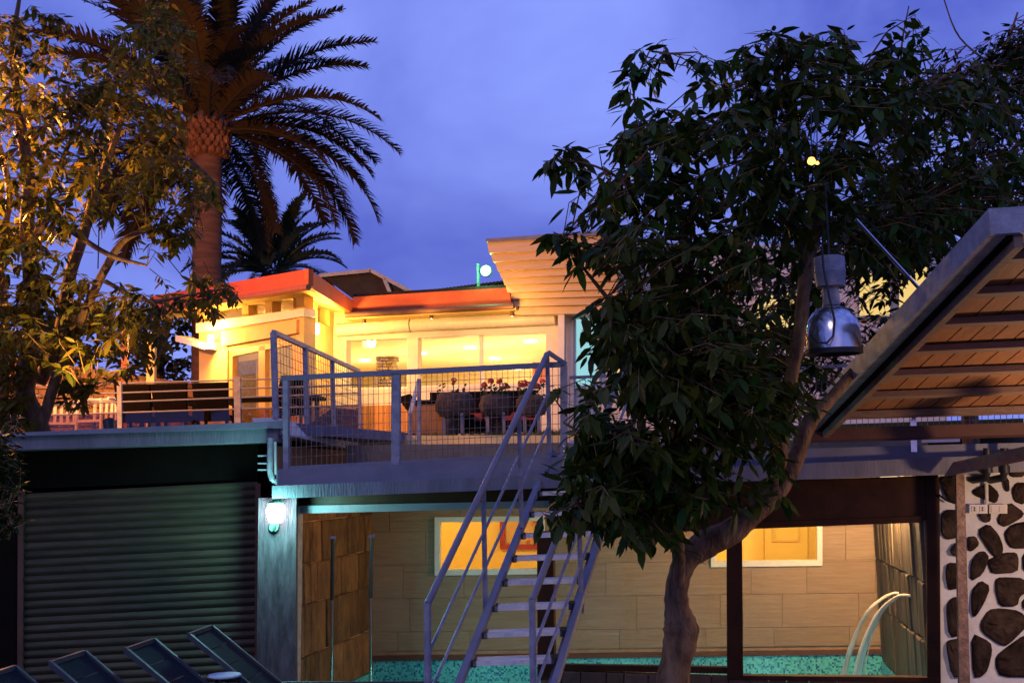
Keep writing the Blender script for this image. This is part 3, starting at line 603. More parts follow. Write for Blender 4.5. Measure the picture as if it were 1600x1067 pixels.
# main front
hp('lower_wall', [(519, 700), (885, 690), (885, 600), (519, 610)], MF, .25, white)
for i in range(14):
    xa = 560 + i * 6.4
    hp('timber_board', [(xa, 700), (xa + 6.0, 700), (xa + 6.0, 634 - .03 * (xa - 560)), (xa, 634 - .03 * (xa - 560))], MF, .05, timber, -.06)
hp('pier', [(519, 610), (541, 609), (541, 505), (519, 507)], MF, .25, white)
hp('pier', [(637, 607), (653, 606.5), (653, 500), (637, 501)], MF, .25, white)
hp('pier', [(853, 601), (885, 600), (885, 480), (853, 484)], MF, .25, white)
hp('window_head', [(541, 532), (637, 528), (637, 501), (541, 505)], MF, .25, white)
hp('window_head', [(653, 528), (853, 519), (853, 484), (653, 500)], MF, .25, white)
hp('upper_wall', [(519, 507), (885, 480), (885, 440), (519, 470)], MF, .2, white, .02)
for a, b in (((527, 516), (641, 508)), ((643, 508), (868, 497))):
    m_ = MB(); m_.tube([MF(a[0], a[1], -.06), MF(b[0], b[1], -.06)], .125, 14); m_.build('shutter_box', whitep, H)
def win(x0, x1, yt0, yt1, yb0, yb1, pl=MF, mt=whitep, fw=3.2, off=.05, parent=None):
    fr = MB(); q = lambda x_, y_: pl(x_, y_, off)
    for c_ in ([(x0, yb0), (x1, yb1), (x1, yb1 - fw), (x0, yb0 - fw)], [(x0, yt0 + fw), (x1, yt1 + fw), (x1, yt1), (x0, yt0)], [(x0, yb0 - fw), (x0 + fw, yb0 - fw), (x0 + fw, yt0 + fw), (x0, yt0 + fw)], [(x1 - fw, yb1 - fw), (x1, yb1 - fw), (x1, yt1 + fw), (x1 - fw, yt1 + fw)]):
        fr.prism([q(*p) for p in c_], pl.n * .07)
    wo = fr.build('window_frame', mt, parent or H)
    panel([(x0 + fw * .8, yb0 - fw * .8), (x1 - fw * .8, yb1 - fw * .8), (x1 - fw * .8, yt1 + fw * .8), (x0 + fw * .8, yt0 + fw * .8)], pl, .01, off + .03).build('pane', gl, wo); return wo
win(539, 639, 529, 525, 609, 607); win(651, 752, 526, 521, 606, 603); win(751, 856, 521, 516, 603.5, 600.5)
# orange roof edge, gutter, eaves
hp('roof_fascia', [(548, 489), (799, 476), (795, 449), (552, 464)], MF, .12, orange, -.62)
hp('eave_soffit_edge', [(536, 499), (806, 484), (806, 479), (536, 494)], MF, .6, cream, -.58)
m_ = MB(); m_.tube([MF(540, 492, -.70), MF(803, 478.5, -.70)], .06, 10); m_.build('gutter', brown, H)
m_ = MB(); q = [MF(552, 466, -.5), MF(795, 451, -.5)]; m_.prism([q[0], q[1], q[1] + v * 10, q[0] + v * 10], (0, 0, .08)); m_.build('flat_roof', roofd, H)
for i in range(27):   # ridge of dark tiles behind
    f = i / 27; p = MF(640, 459, .6).lerp(MF(792, 440, .6), f); p2 = MF(640, 459, .6).lerp(MF(792, 440, .6), (i + .94) / 27)
    m_ = MB(); r_ = (p2 - p).length / 2; c_ = (p + p2) / 2
    m_.tube([c_, c_ + v * 2.5 + Z * .25], r_, 8); m_.build('roof_tile', roofd, H)
m_ = panel([(640, 467), (795, 452), (795, 441), (640, 459)], MF, .12, .75); m_.build('roof_edge', roofd, H)
m_ = panel([(503, 432), (578, 425), (645, 462), (556, 470)], MF, 2.2, .5); m_.build('dark_canopy', roofd, H)
for a, b in (((500, 431), (580, 423)), ((578, 422), (650, 460)), ((601, 436), (611, 460))):
    MB().bar(MF(*a, .44), MF(*b, .44), .07, .07).build('canopy_bar', paint, H)
# stepped board eave
BD = [(761, 378, 396), (767, 397, 409), (774, 410, 423), (780, 424, 434), (785, 435, 445), (790, 446, 457), (794, 458, 467), (796, 468, 479), (802, 480, 492)]
hp('eave_cap', [(759, 378), (965, 366), (965, 358), (759, 373)], MF, 1.4, paint, -1.06)
for i, (xl, yt, yb) in enumerate(BD):
    s_ = -.052 + .004 * i; dx = 965 - xl
    hp('eave_board', [(xl + 3, yb), (965, yb + s_ * dx), (965, yt + s_ * dx), (xl, yt)], MF, 1.2 - .05 * i, lino, -1.00 + .075 * i)
hp('corner_column', [(871, 700), (881, 700), (882, 455), (872, 456)], MF, .2, white, -.35)
# right part of the front, mostly behind the tree
hp('side_wall', [(885, 700), (896, 700), (896, 440), (885, 440)], MF, .3, white, -.05)
hp('side_wall', [(935, 700), (1480, 690), (1480, 390), (935, 375)], MF, .3, white, .1)
hp('wall_above', [(896, 470), (935, 468), (935, 400), (896, 402)], MF, .3, white, .1); hp('wall_below', [(896, 700), (935, 700), (935, 605), (896, 606)], MF, .3, white, .1)
win(895, 936, 470, 468, 607, 606, fw=4, off=0); cyw = emis('cyan_lit_blind', (.45, .95, 1.0), .75); hp('lit_blind', rect(897, 466, 934, 610), MF, .02, cyw, .5)
ylw = emis('yellow_lit_curtain', (1, .68, .22), 1.0)
for a0, b0, a1, b1 in ((1000, 470, 1080, 520), (1180, 455, 1262, 520), (1340, 425, 1394, 498), (1402, 385, 1452, 492), (1100, 560, 1160, 640), (960, 540, 1010, 600)):
    win(a0, a1, b0, b0 - 2, b1, b1 - 2, fw=3, off=.02, mt=paint2); hp('lit_curtain', rect(a0 + 2, b0 + 2, a1 - 2, b1 - 4), MF, .02, ylw, .085)
# main interior
inw = mat('interior_plaster', (.80, .70, .48), (.78, .67, .44), .8, scale=1)
def shell(pts, z0, z1, walls, mt, parent):
    pts = [V((p[0], p[1], 0)) for p in pts]; n = len(pts)
    for i in walls:
        p, q_ = pts[i], pts[(i + 1) % n]; tt = (q_ - p).normalized(); MB().prism([p + Z * z0, q_ + Z * z0, q_ + Z * z1, p + Z * z1], V((-tt.y, tt.x, 0)) * .05).build('inner_wall', mt, parent)
    MB().prism([p + Z * z0 for p in pts], (0, 0, -.05)).build('inner_floor', cream, parent); MB().prism([p + Z * z1 for p in pts], (0, 0, .05)).build('inner_ceiling', mt, parent)
m0, m1 = MF(521, 600, .27), MF(884, 600, .27); m2 = m1 + v * 9.4; m3 = V((-6.0, m0.y + 11.2, 0))
shell([m0, m1, m2, m3], ZT, 4.74, (1, 2, 3), inw, H)
hp('interior_door', [(832, 640), (868, 640), (868, 566), (832, 566)], Pl(MF.p + v * 6, v), .05, wpost)
sc_ = Pl(MF.p + v * 4.0, v); colg = thing('stone_column', sc_(601, 640), 'rough stone column standing inside the lit front room', 'column')
stc = mat('column_stone', (.36, .26, .15), (.22, .15, .09), .85, scale=9, bump=.8, rnd=.3)
y = 554.0; r_ = 0
while y < 640:
    y2 = y + random.uniform(4.2, 5.6); x = 587.0 + random.uniform(-1, .5)
    while x < 612:
        x2 = x + random.uniform(6, 11); MB().bev([sc_(a_, b_, random.uniform(-.02, .02)) for a_, b_ in rect(x + .3, y + .3, min(x2, 616) - .3, y2 - .3)], v * .35, .02, .02).build('stone', stc, colg); x = x2
    y = y2
dl = emis('downlight_disc', (1, .95, .80), 9)
for i, (a_, b_) in enumerate(((570, 563), (658, 552), (735, 543), (773, 560), (829, 533), (808, 576))):
    p = PZ(a_, b_, 4.725); lab = ('round ceiling downlight behind the left window near the stone column', 'round ceiling downlight at the left edge of the middle window', 'round ceiling downlight in the middle window close to the mullion', 'round ceiling downlight right of the mullion, lower of two', 'round ceiling downlight highest in the right window', 'round ceiling downlight lowest in the right window above the railing')[i]
    d_ = thing('downlight', p, lab, 'lamp', 'ceiling downlights in the front room')
    MB().lathe(p, [(.0, -.012), (.13, -.012), (.135, 0)], 20).build('lens', dl, d_); MB().lathe(p, [(.136, 0), (.16, -.02), (.18, 0)], 20).build('rim', whitep, d_)
    light('downlight_light', p - Z * 1.0, 80, (1, .72, .34), .14, d_)
# wing
hp('band', [(238, 500), (475, 463), (475, 440), (238, 478)], WF, .2, cream)
hp('beam', [(306, 520), (475, 494), (475, 482), (306, 505)], WF, .25, whitep, -.04)
for x0, x1 in ((311, 319), (326, 334), (378, 388), (414, 425), (463, 475)): hp('clerestory_post', [(x0, 512 - .154 * (x0 - 360)), (x1, 512 - .154 * (x1 - 360)), (x1, 483 - .154 * (x1 - 330)), (x0, 483 - .154 * (x0 - 330))], WF, .2, cream)
for x0, x1 in ((334, 378), (388, 414), (425, 463)): hp('clerestory_pane', [(x0, 510 - .154 * (x0 - 360)), (x1, 510 - .154 * (x1 - 360)), (x1, 485 - .154 * (x1 - 330)), (x0, 485 - .154 * (x0 - 330))], WF, .01, gl, .1)
hp('pier', [(311, 675), (355, 675), (355, 512), (311, 518)], WF, .25, cream); hp('pier', [(463, 670), (475, 670), (475, 490), (463, 492)], WF, .25, cream)
hp('door_head', [(355, 548), (463, 527), (463, 492), (355, 510)], WF, .2, cream, .02); hp('shutter_box', [(345, 541), (463, 520), (463, 499), (345, 518)], WF, .2, cream, -.07)
dm = mat('ochre_frame', (.62, .40, .12), (.55, .34, .1), .5)
dr = MB()
for c_ in ([(355, 668), (363, 668), (363, 549), (355, 550)], [(404, 668), (414, 668), (414, 539), (404, 541)], [(456, 668), (463, 668), (463, 530), (456, 531)], [(355, 558), (463, 537), (463, 527), (355, 548)]): dr.prism([WF(a_, b_, .03) for a_, b_ in c_], WF.n * .1)
wd_ = dr.build('sliding_door', dm, H)
for c_ in ([(362, 668), (405, 668), (405, 548), (362, 556)], [(413, 668), (457, 668), (457, 538), (413, 547)]): panel(c_, WF, .012, .08).build('pane', gl, wd_)
hp('side_wall', [(474, 690), (520, 690), (520, 512), (474, 495)], WS, .2, cream); hp('side_band', [(474, 457), (520, 472), (520, 462), (474, 440)], WS, .2, cream)
for c_ in ([(474, 495), (477, 496), (477, 455), (474, 454)], [(487, 500), (496, 503), (496, 464), (487, 460)], [(515, 511), (521, 513), (521, 474), (515, 471)]): hp('clerestory_post', c_, WS, .2, cream)
hp('clerestory_pane', [(476, 496), (516, 511), (516, 471), (476, 456)], WS, .01, gl, .1)
# wing interior
za = WF(470, 452).z
w0, w1 = WF(312, 600, .28), WF(473, 600, .28); w2 = MF(519, 600, .2) + V((-.2, 0, 0))
shell([w0, w1, w2, V((w2.x - .9, 27.0, 0)), V((w0.x - .9, 27.0, 0))], ZT, za - .05, (1, 2, 3, 4), inw, H)
light('wing_room_light', WF(430, 480, 1.0) , 220, (1, .62, .20), .2, H); light('wing_room_light', WF(360, 505, 1.2), 200, (1, .62, .20), .2, H)
hp('interior_panel', [(366, 640), (400, 640), (400, 562), (366, 566)], WF, .05, paint2, 1.2); hp('interior_panel_edge', [(400, 640), (405, 640), (405, 560), (400, 561)], WF, .06, whitep, 1.15)
# wing roof
RT = [WF(482, 420, -.6), MF(553, 470, -.55), MF(553, 470, 3.4), WF(236, 463, 4.2), WF(236, 463, -.6)]
RBt = [WF(482, 447, -.6), MF(553, 491, -.55), MF(553, 491, 3.4), WF(236, 487, 4.2), WF(236, 487, -.6)]
zt_, zb_ = RT[0].z, RBt[0].z
hp('wing_fascia', [(236, 487), (482, 447), (482, 420), (236, 463)], WF, .1, orange, -.6)
m_ = MB(); m_.prism([RBt[0], RBt[1], RT[1], RT[0]], V((-.08, 0.02, 0))); m_.build('wing_side_fascia', orange, H)
m_ = MB(); m_.tube([WF(236, 489, -.68), WF(482, 449, -.68)], .055, 10); m_.build('wing_gutter', wpost, H)
for nm, q, dz, mt_ in (('wing_roof', RT, -.03, roofd), ('wing_soffit', RBt, .02, cream)):
    m_ = MB(); c_ = sum(q, V()) / 5; m_.add([p + Z * dz for p in q] + [c_ + Z * dz], [(i, (i + 1) % 5, 5) for i in range(5)]); m_.build(nm, mt_, H)
hp('canopy_slab', [(274, 533), (317, 545), (317, 537), (274, 524)], WF, .3, whitep, -.32)
# wing lamps
ylm = emis('warm_lamp_glass', (1, .80, .40), 22)
for pos, nrm, lab, pw in ((WF(329, 531, -.22), WF.n, 'glowing warm wall lamp on the wing front beside the sliding door', 290), (WS(494, 514, -.14), WS.n, 'glowing warm wall lamp on the wing side under the high panes', 170)):
    d_ = thing('wall_lamp', pos, lab, 'lamp')
    MB().lathe(pos, [(0, -.10), (.05, -.09), (.06, 0), (.05, .09), (0, .10)], 16).build('glass_shade', ylm, d_); MB().bar(pos + nrm * .02, pos + nrm * .20, .05, .08).build('mount', whitep, d_)
    light('wall_lamp_light', pos - nrm * .12, pw, (1, .53, .10), .1, d_)
for i_, (a_, b_) in enumerate(((569, 501), (674, 494), (800, 490))):  # last fitting is an addition that brightens the stepped eave
    pos = MF(a_, b_, -.45); d_ = thing('eave_spotlight', pos, ('small warm spotlight under the gutter left of the shutter box joint', 'small warm spotlight under the gutter right of the shutter box joint', 'small warm spotlight added to light the foot of the stepped eave')[i_], 'lamp', 'spotlights under the eave')
    MB().lathe(pos, [(0, .06), (.035, .05), (.04, -.03), (.03, -.05)], 12).build('housing', brown, d_); MB().lathe(pos - Z * .045, [(0, -.004), (.03, 0)], 12).build('lens', ylm, d_)
    light('eave_light', pos - Z * .12 - v * .6, (18, 22, 36)[i_], (1, .50, .13), .06, d_)
# roof floodlight
fp = MF(759, 423, -.45); d_ = thing('roof_floodlight', fp - Z * .2, 'round greenish white floodlight glowing on the roof edge', 'lamp')
fl = emis('flood_disc', (.38, 1, .52), 4); MB().lathe(fp, [(0, -.03), (.09, -.02), (.10, 0)], 20, axis=v).build('lens', fl, d_)
MB().lathe(fp, [(.102, -.02), (.115, 0), (.10, .10), (.04, .14), (0, .14)], 20, axis=v).build('housing', greenm, d_); MB().bar(fp + V((-.14, .05, -.30)), fp + V((-.14, .05, .14)), .03, .08, up=v).build('bracket', greenm, d_)
light('flood_light', fp - v * .25, 50, (.25, 1, .45), .1, d_)
# ================================================================== UPPER LEFT TERRACE THINGS
GW = plane2(80, 22.5, 300, 25.0)
g = thing('garden_wall', GW(180, 660), 'flagstone garden wall lit orange behind the left tree', 'wall')
panel([(-160, 720), (310, 700), (310, 600), (-160, 532)], GW, .3, .03).build('mortar_core', gmort, g)
y = 548
for row in range(9):
    x = -160 + random.uniform(-12, 0)
    while x < 305:
        x2 = x + random.uniform(15, 27); top = 535 + .144 * (x + 160)
        ya, yb = y + row * 15, y + row * 15 + 15
        if yb > top + 4:
            q = [(x + .7, yb - .7 + random.uniform(-2, 2)), (x2 - .7, yb - .7 + random.uniform(-2, 2)), (x2 - .7 + random.uniform(-2, 2), max(ya + .7, top)), (x + .7 + random.uniform(-2, 2), max(ya + .7, top))]
            MB().bev([GW(a_, b_, random.uniform(-.02, 0)) for a_, b_ in q], GW.n * .08, .02, .03).build('flagstone', gstone, g)
        x = x2
for x, yt, yb, mt_, lab, D_, wd in ((196, 470, 615, wpost, 'reddish wooden post rising above the garden wall', 19.5, .10), (237, 520, 615, cream, 'cream square post beside the black chairs', 19.0, .13)):
    tag(MB().bar(P(x, yt, D_), V((P(x, yb, D_).x, D_, ZT - .02)), wd, wd, up=V((0, 1, 0))).build('terrace_post', mt_), lab, 'post')
def chair_dark(x, D_, lab, lean=.16, wide=.50):
    b0 = PZ(x, 630, 3.2); c_ = P(x, 640, D_); c_ = V((c_.x, D_, ZT)); g = thing('rattan_chair', c_, lab, 'chair', 'dark rattan chairs on the upper terrace')
    m_ = MB(); m_.bev([c_ + V((-wide / 2, -.25, .40)), c_ + V((wide / 2, -.25, .40)), c_ + V((wide / 2 + .03, -.25 - lean, .92)), c_ + V((-wide / 2 - .03, -.25 - lean, .92))], V((0, .05, .01)), .01, .02); m_.build('backrest', rattan, g)
    MB().box(c_ + V((0, .0, .40)), wide, .5, .08).build('seat', rattan, g)
    for sx in (-1, 1):
        MB().box(c_ + V((sx * (wide / 2 - .02), 0, .62)), .05, .48, .05).build('armrest', rattan, g)
        for sy in (-.22, .22): MB().bar(c_ + V((sx * (wide / 2 - .03), sy, 0)), c_ + V((sx * (wide / 2 - .03), sy, .40 if sy < 0 else .6)), .045, .045, up=V((0, 1, 0))).build('leg', rattan, g)
for x, lab in ((219, 'black chair with its back to the cream post'), (275, 'black chair between two others before the palm trunk'), (338, 'black chair in front of the glowing yellow wall')): chair_dark(x, 18.0, lab)
g = thing('dining_table', V((P(330, 650, 18.8).x, 18.9, ZT)), 'long black table behind the three black chairs', 'table')
MB().box(ROOT[g] + V((.3, 0, .74)), 3.0, .85, .05).build('tabletop', rattan, g)
for sx in (-1.05, 1.65):
    for sy in (-.35, .35): MB().bar(ROOT[g] + V((sx, sy, 0)), ROOT[g] + V((sx, sy, .72)), .06, .06, up=V((0, 1, 0))).build('leg', rattan, g)
def plastic_chair(x, D_, lab, rz):
    b = P(x, 660, D_); b = V((b.x, D_, ZT)); g = thing('plastic_chair', b, lab, 'chair', 'white plastic garden chairs'); R_ = Matrix.Rotation(rz, 3, 'Z'); T_ = lambda *a: b + R_ @ V(a)
    arc = [T_(.26 * math.cos(a), .24 * math.sin(a) , .78) for a in np.linspace(-.3, math.pi + .3, 12)]
    MB().tube(arc, .028, 8).build('back_hoop', plast, g)
    MB().box(T_(0, 0, .42), .46, .44, .04, (R_ @ V((1, 0, 0)), R_ @ V((0, 1, 0)), Z)).build('seat', plast, g)
    for sx, sy, h in ((-.22, -.2, .78), (.22, -.2, .78), (-.2, .2, .78), (.2, .2, .78)): MB().tube([T_(sx * 1.1, sy * 1.1, 0), T_(sx, sy, h)], .028, 6).build('leg', plast, g)
    for k_ in (-.1, 0, .1): MB().bar(T_(k_, .22, .42), T_(k_, .25, .78), .05, .015, up=R_ @ V((0, 1, 0))).build('back_slat', plast, g)
plastic_chair(96, 19.2, 'white plastic armchair beside the tree trunk', .4); plastic_chair(152, 18.6, 'white plastic armchair by the railing post', -.3)
# ================================================================== PLANTERS AND LOUNGE FURNITURE
PLN = Pl(LT.p + v * .35, v)
def blob(c_, sx, sy, sz, seed, sub_=12):
    r2 = random.Random(seed); ph = [r2.uniform(0, 6.28) for _ in range(8)]; m_ = MB(); nu, nv = 18, 10
    vs = []; fs = []
    for j in range(nv + 1):
        th = math.pi * j / nv
        for i in range(nu):
            a = 2 * math.pi * i / nu
            sq = lambda t_: math.copysign(abs(t_) ** .6, t_)
            x_, y_, z_ = sq(math.cos(a)) * sq(math.sin(th)), sq(math.sin(a)) * sq(math.sin(th)), sq(math.cos(th))
            k_ = 1 + .06 * math.sin(3 * a + ph[0]) * math.sin(th) + .05 * math.sin(5 * a + ph[1] + 3 * th) + .04 * math.sin(7 * th + ph[2])
            vs.append(c_ + V((x_ * sx * k_, y_ * sy * k_, z_ * sz * k_)))
    for j in range(nv):
        for i in range(nu): fs.append((j * nu + i, j * nu + (i + 1) % nu, (j + 1) * nu + (i + 1) % nu, (j + 1) * nu + i))
    m_.add(vs, fs); m_.sm = True; return m_
plantm = leafA
for i, (x0, x1, yt, yb, lab, fl_, lab2) in enumerate(((680, 738, 611, 653, 'large rounded rough stone planter on metal legs, the broadest of three', 1, 'sparse geranium with one red bloom in the rounded stone planter'), (749, 801, 615, 651, 'squarer stone planter on metal legs between two others', 4, 'red and orange geranium in the squarer stone planter'), (808, 854, 616, 652, 'stone planter on metal legs beside the stair top', 6, 'red geranium in the stone planter beside the stair top'))):
    a, b = PLN(x0, yb), PLN(x1, yt); c_ = (a + b) / 2; g = thing('stone_planter', V((c_.x, c_.y, ZT)), lab, 'planter', 'stone planters on the lawn edge')
    blob(c_, (b.x - a.x) / 2, .18, (b.z - a.z) / 2, i + 3).build('stone_trough', plst, g)
    for fx in (.25, .72):
        p = a.lerp(V((b.x, b.y, a.z)), fx)
        for dy in (-.1, .1): MB().bar(V((p.x, p.y + dy, ZT)), V((p.x, p.y + dy, a.z + .06)), .045, .02, up=v).build('leg', paint, g)
        MB().bar(V((p.x, p.y - .14, a.z + .03)), V((p.x, p.y + .14, a.z + .03)), .04, .03).build('cradle', paint, g)
    gp = thing('geranium', c_ + Z * (b.z - c_.z), lab2, 'plant', 'geraniums in the stone planters')
    lm, fm = MB(), MB()
    for k_ in range(70 if fl_ > 1 else 26):
        p = V((c_.x + random.uniform(-.8, .8) * (b.x - a.x) / 2, c_.y + random.uniform(-.1, .1), b.z + random.uniform(-.03, .13))); a_ = random.uniform(0, 6.28); d = V((math.cos(a_), math.sin(a_), random.uniform(-.3, .5))).normalized() * .045; e = d.orthogonal().normalized() * .035
        lm.add([p, p + d * .6 + e, p + d * 1.2, p + d * .6 - e], [(0, 1, 2, 3)])
    lm.build('foliage', plantm, gp)
    for k_ in range(fl_):
        hd = V((c_.x + (k_ + .5 - fl_ / 2) / max(fl_, 1) * (b.x - a.x) * .85 + random.uniform(-.02, .02), c_.y - .05, b.z + random.uniform(.10, .19))); st_ = MB().tube([hd - Z * .15, hd], .005, 5).build('stem', plantm, gp)
        fm = MB()
        for q_ in range(26):
            n_ = V((random.gauss(0, 1), random.gauss(0, 1), random.gauss(0, 1))).normalized(); c2 = hd + n_ * .045; e = n_.orthogonal().normalized() * .022; f_ = n_.cross(e).normalized() * .022
            fm.add([c2 - e, c2 - f_, c2 + e, c2 + f_], [(0, 1, 2, 3)])
        fm.build('bloom', petal, st_)
def base(px, D_): p = P(px, 660, D_); return V((p.x, D_, ZT))
b = base(655, 17.0); g = thing('wicker_armchair', b, 'wicker armchair with wooden side panel behind the step handrail', 'armchair')
MB().bev([b + V((-.15, .1, .35)), b + V((.05, -.3, .35)), b + V((-.12, -.35, .62)), b + V((-.34, .08, .60))], V((.03, .03, .0)), .01, .01).build('backrest', rattan, g)
MB().box(b + V((.2, 0, .25)), .6, .6, .45).build('wooden_side', timber, g); MB().box(b + V((.2, 0, .50)), .62, .62, .06).build('seat_cushion', rattan, g)
b = base(705, 17.4); g = thing('rattan_stool', b, 'low dark rattan footstool behind the rounded planter', 'stool'); MB().box(b + V((.0, 0, .22)), .7, .5, .22).build('cushion', rattan, g)
for sx in (-.3, .3):
    for sy in (-.2, .2): MB().bar(b + V((sx, sy, 0)), b + V((sx, sy, .14)), .05, .05, up=V((0, 1, 0))).build('leg', rattan, g)
b = base(755, 18.0); g = thing('garden_sofa', b, 'low garden sofa with red seat cushions behind the planters', 'sofa')
MB().box(b + V((0, 0, .16)), 1.7, .7, .16).build('frame', rattan, g); MB().box(b + V((-.4, -.02, .31)), .78, .66, .12).build('seat_cushion', redc, g); MB().box(b + V((.42, -.02, .31)), .78, .66, .12).build('seat_cushion', redc, g)
MB().box(b + V((0, .36, .5)), 1.7, .08, .5).build('backrest', rattan, g)
for sx in (-.8, .8):
    for sy in (-.3, .3): MB().bar(b + V((sx, sy, 0)), b + V((sx, sy, .1)), .05, .05, up=V((0, 1, 0))).build('leg', rattan, g)
for px, D_, lab, h in ((704, 16.6, 'tall white cylinder pot behind the rounded planter', .34), (777, 16.6, 'pale cylinder pot behind the squarer planter', .30)):
    b = base(px, D_); tag(MB().lathe(b, [(0, 0), (.10, 0), (.12, h), (.10, h), (.09, h - .05), (0, h - .05)], 18).build('flower_pot', plst), lab, 'pot', 'white pots on the lawn terrace')
b = base(449, 17.2); g = thing('folding_chair', b, 'dark wicker chair seen through the mesh by the terrace corner', 'chair')
MB().bev([b + V((-.2, 0, .42)), b + V((.22, .1, .42)), b + V((.30, .1, .92)), b + V((-.10, -.02, .95))], V((0, .05, 0)), .01, .02).build('backrest', rattan, g); MB().box(b + V((0, .2, .42)), .45, .45, .06).build('seat', rattan, g)
for sx in (-.2, .2):
    for sy in (0, .4): MB().bar(b + V((sx, sy, 0)), b + V((sx, sy, .42)), .04, .04, up=V((0, 1, 0))).build('leg', rattan, g)
m_ = MB().prism([P(470, 672, 17.5), P(560, 684, 17.5), P(560, 640, 17.5), P(520, 637, 17.5)], (0, .06, 0)); tag(m_.build('shadow_panel', brown), 'dark slanted panel standing in for a wall shadow behind the side railing mesh', 'shadow')  # slanted wall shadow built as a thin brown panel
# ================================================================== PERGOLA
pn = P(1540, 331, 6.5); pf = P(1258, 645, 10.15); sv = (pf - pn); sn_ = sv.normalized(); pr_ = V((1, -.235, 0)).normalized(); dn = sn_.cross(pr_).normalized(); dn = dn if dn.z < 0 else -dn
g = thing('pergola', V((pn.x + 1.5, 8.3, 0)), 'sloping timber-lined lean-to roof with grey edge beam over the right side', 'pergola')
W_ = 3.0; bd = .15
MB().prism([pn, pf, pf + Z * -bd, pn + Z * -bd], pr_ * .10).build('edge_beam', paint2, g)
a0, b0 = pn + pr_ * .10 - Z * (bd + .0), pf + pr_ * .10 - Z * bd
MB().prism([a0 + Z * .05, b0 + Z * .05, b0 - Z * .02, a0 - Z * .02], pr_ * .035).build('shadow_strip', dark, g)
MB().prism([a0 + pr_ * .04 + Z * .05, b0 + pr_ * .04 + Z * .05, b0 + pr_ * .04 - Z * .07, a0 + pr_ * .04 - Z * .07], pr_ * .05).build('inner_beam', joistm, g)
npk = 20
for i in range(npk):
    s0 = .05 + i * W_ / npk; s1 = s0 + W_ / npk - .012
    MB().prism([pn + pr_ * s0 - Z * .07, pf + pr_ * s0 - Z * .07, pf + pr_ * s1 - Z * .07, pn + pr_ * s1 - Z * .07], (0, 0, .022)).build('ceiling_plank', wood, g)
MB().prism([pn + pr_ * .1 - Z * .03, pf + pr_ * .1 - Z * .03, pf + pr_ * W_ - Z * .03, pn + pr_ * W_ - Z * .03], (0, 0, .05)).build('roof_sheet', roofd, g)
for i in range(7):
    p = pn.lerp(pf, .10 + i * .137) + pr_ * .19 - Z * .085
    MB().prism([p, p + pr_ * (W_ - .2), p + pr_ * (W_ - .2) + sn_ * .075, p + sn_ * .075], (0, 0, -.045)).build('joist', joistm, g)
MB().prism([pn + sn_ * -.04, pn + pr_ * W_ + sn_ * -.04, pn + pr_ * W_ - Z * .15 + sn_ * -.04, pn - Z * .15 + sn_ * -.04], sn_ * .03).build('front_fascia', paint2, g)
MB().prism([pf + pr_ * .0 - Z * .14, pf + pr_ * W_ - Z * .14, pf + pr_ * W_ - Z * .24, pf - Z * .24], sn_ * .08).build('wall_plate', brown, g)
for s_, y_ in ((W_ - .1, -.1),):
    p = pn + pr_ * s_ + sn_ * .3; MB().bar(V((p.x, p.y, 0)), p - Z * .1, .1, .1, up=v).build('post', joistm, g)
    p = pf + pr_ * s_; MB().bar(V((p.x, p.y, 0)), p - Z * .2, .1, .1, up=v).build('post', joistm, g)
tag(MB().prism([P(1475, 745, 9.7), P(1490, 722, 9.7), P(1660, 684, 8.6), P(1660, 708, 8.6)], V((.04, .12, 0))).build('brace_beam', joistm), 'dark brace beam running under the pergola to the steel post', 'beam')
tag(MB().tube([P(1337, 343, 8.2), P(1437, 452, 8.5)], .014, 8).build('stay_rod', steel), 'thin grey stay rod slanting down to the pergola edge beam', 'rod')
# warm lamp under the pergola
lw = V((4.75, 8.2, 1.55)); d_ = thing('pergola_lamp', lw - Z * .4, 'warm lantern on a stand under the pergola', 'lamp')
MB().lathe(lw, [(0, -.1), (.06, -.09), (.07, .05), (.03, .1), (0, .11)], 14).build('glass_shade', emis('amber_glass', (1, .5, .2), 12), d_); MB().bar(V((lw.x, lw.y, 0)), lw - Z * .1, .04, .04, up=V((0, 1, 0))).build('stand', rust, d_)
light('pergola_light', lw - V((.16, .0, -.02)), 110, (1, .60, .34), .10, d_)
# ================================================================== BELL LAMP
bc = P(1303, 547, 7.9); sc8 = 7.9 / F
g = thing('bell_lamp', bc, 'large polished bell-shaped industrial lamp hanging beside the pergola', 'lamp')
R_ = 42 * sc8
MB().lathe(bc, [(R_ * 1.0, 0), (R_ * 1.01, R_ * .5), (R_ * .98, R_ * .85), (R_ * .90, R_ * 1.15), (R_ * .74, R_ * 1.40), (R_ * .52, R_ * 1.58), (R_ * .30, R_ * 1.67), (R_ * .20, R_ * 1.70)], 36).build('reflector', steel, g)
MB().lathe(bc, [(R_ * 1.05, -.03), (R_ * 1.06, .005), (R_ * .98, .006), (R_ * .97, -.03), (R_ * 1.05, -.03)], 36).build('rim', blackm, g)
MB().lathe(bc, [(13 * sc8, R_ * 1.68), (14 * sc8, R_ * 1.75), (12 * sc8, R_ * 2.35), (13 * sc8, R_ * 2.42)], 16).build('neck', paint2, g)
hz_ = R_ * 2.40; MB().lathe(bc, [(0, hz_), (22 * sc8, hz_), (24.5 * sc8, hz_ + 22 * sc8), (25 * sc8, hz_ + 23 * sc8), (24 * sc8, hz_ + 24 * sc8), (24 * sc8, hz_ + 46 * sc8), (20 * sc8, hz_ + 48 * sc8), (0, hz_ + 48 * sc8)], 28).build('gear_housing', paint2, g)
cb = [P(x_, y_, 7.66) for x_, y_ in ((1284, 385), (1287, 420), (1296, 465), (1304, 500), (1302, 525), (1292, 536), (1278, 535), (1266, 520))]
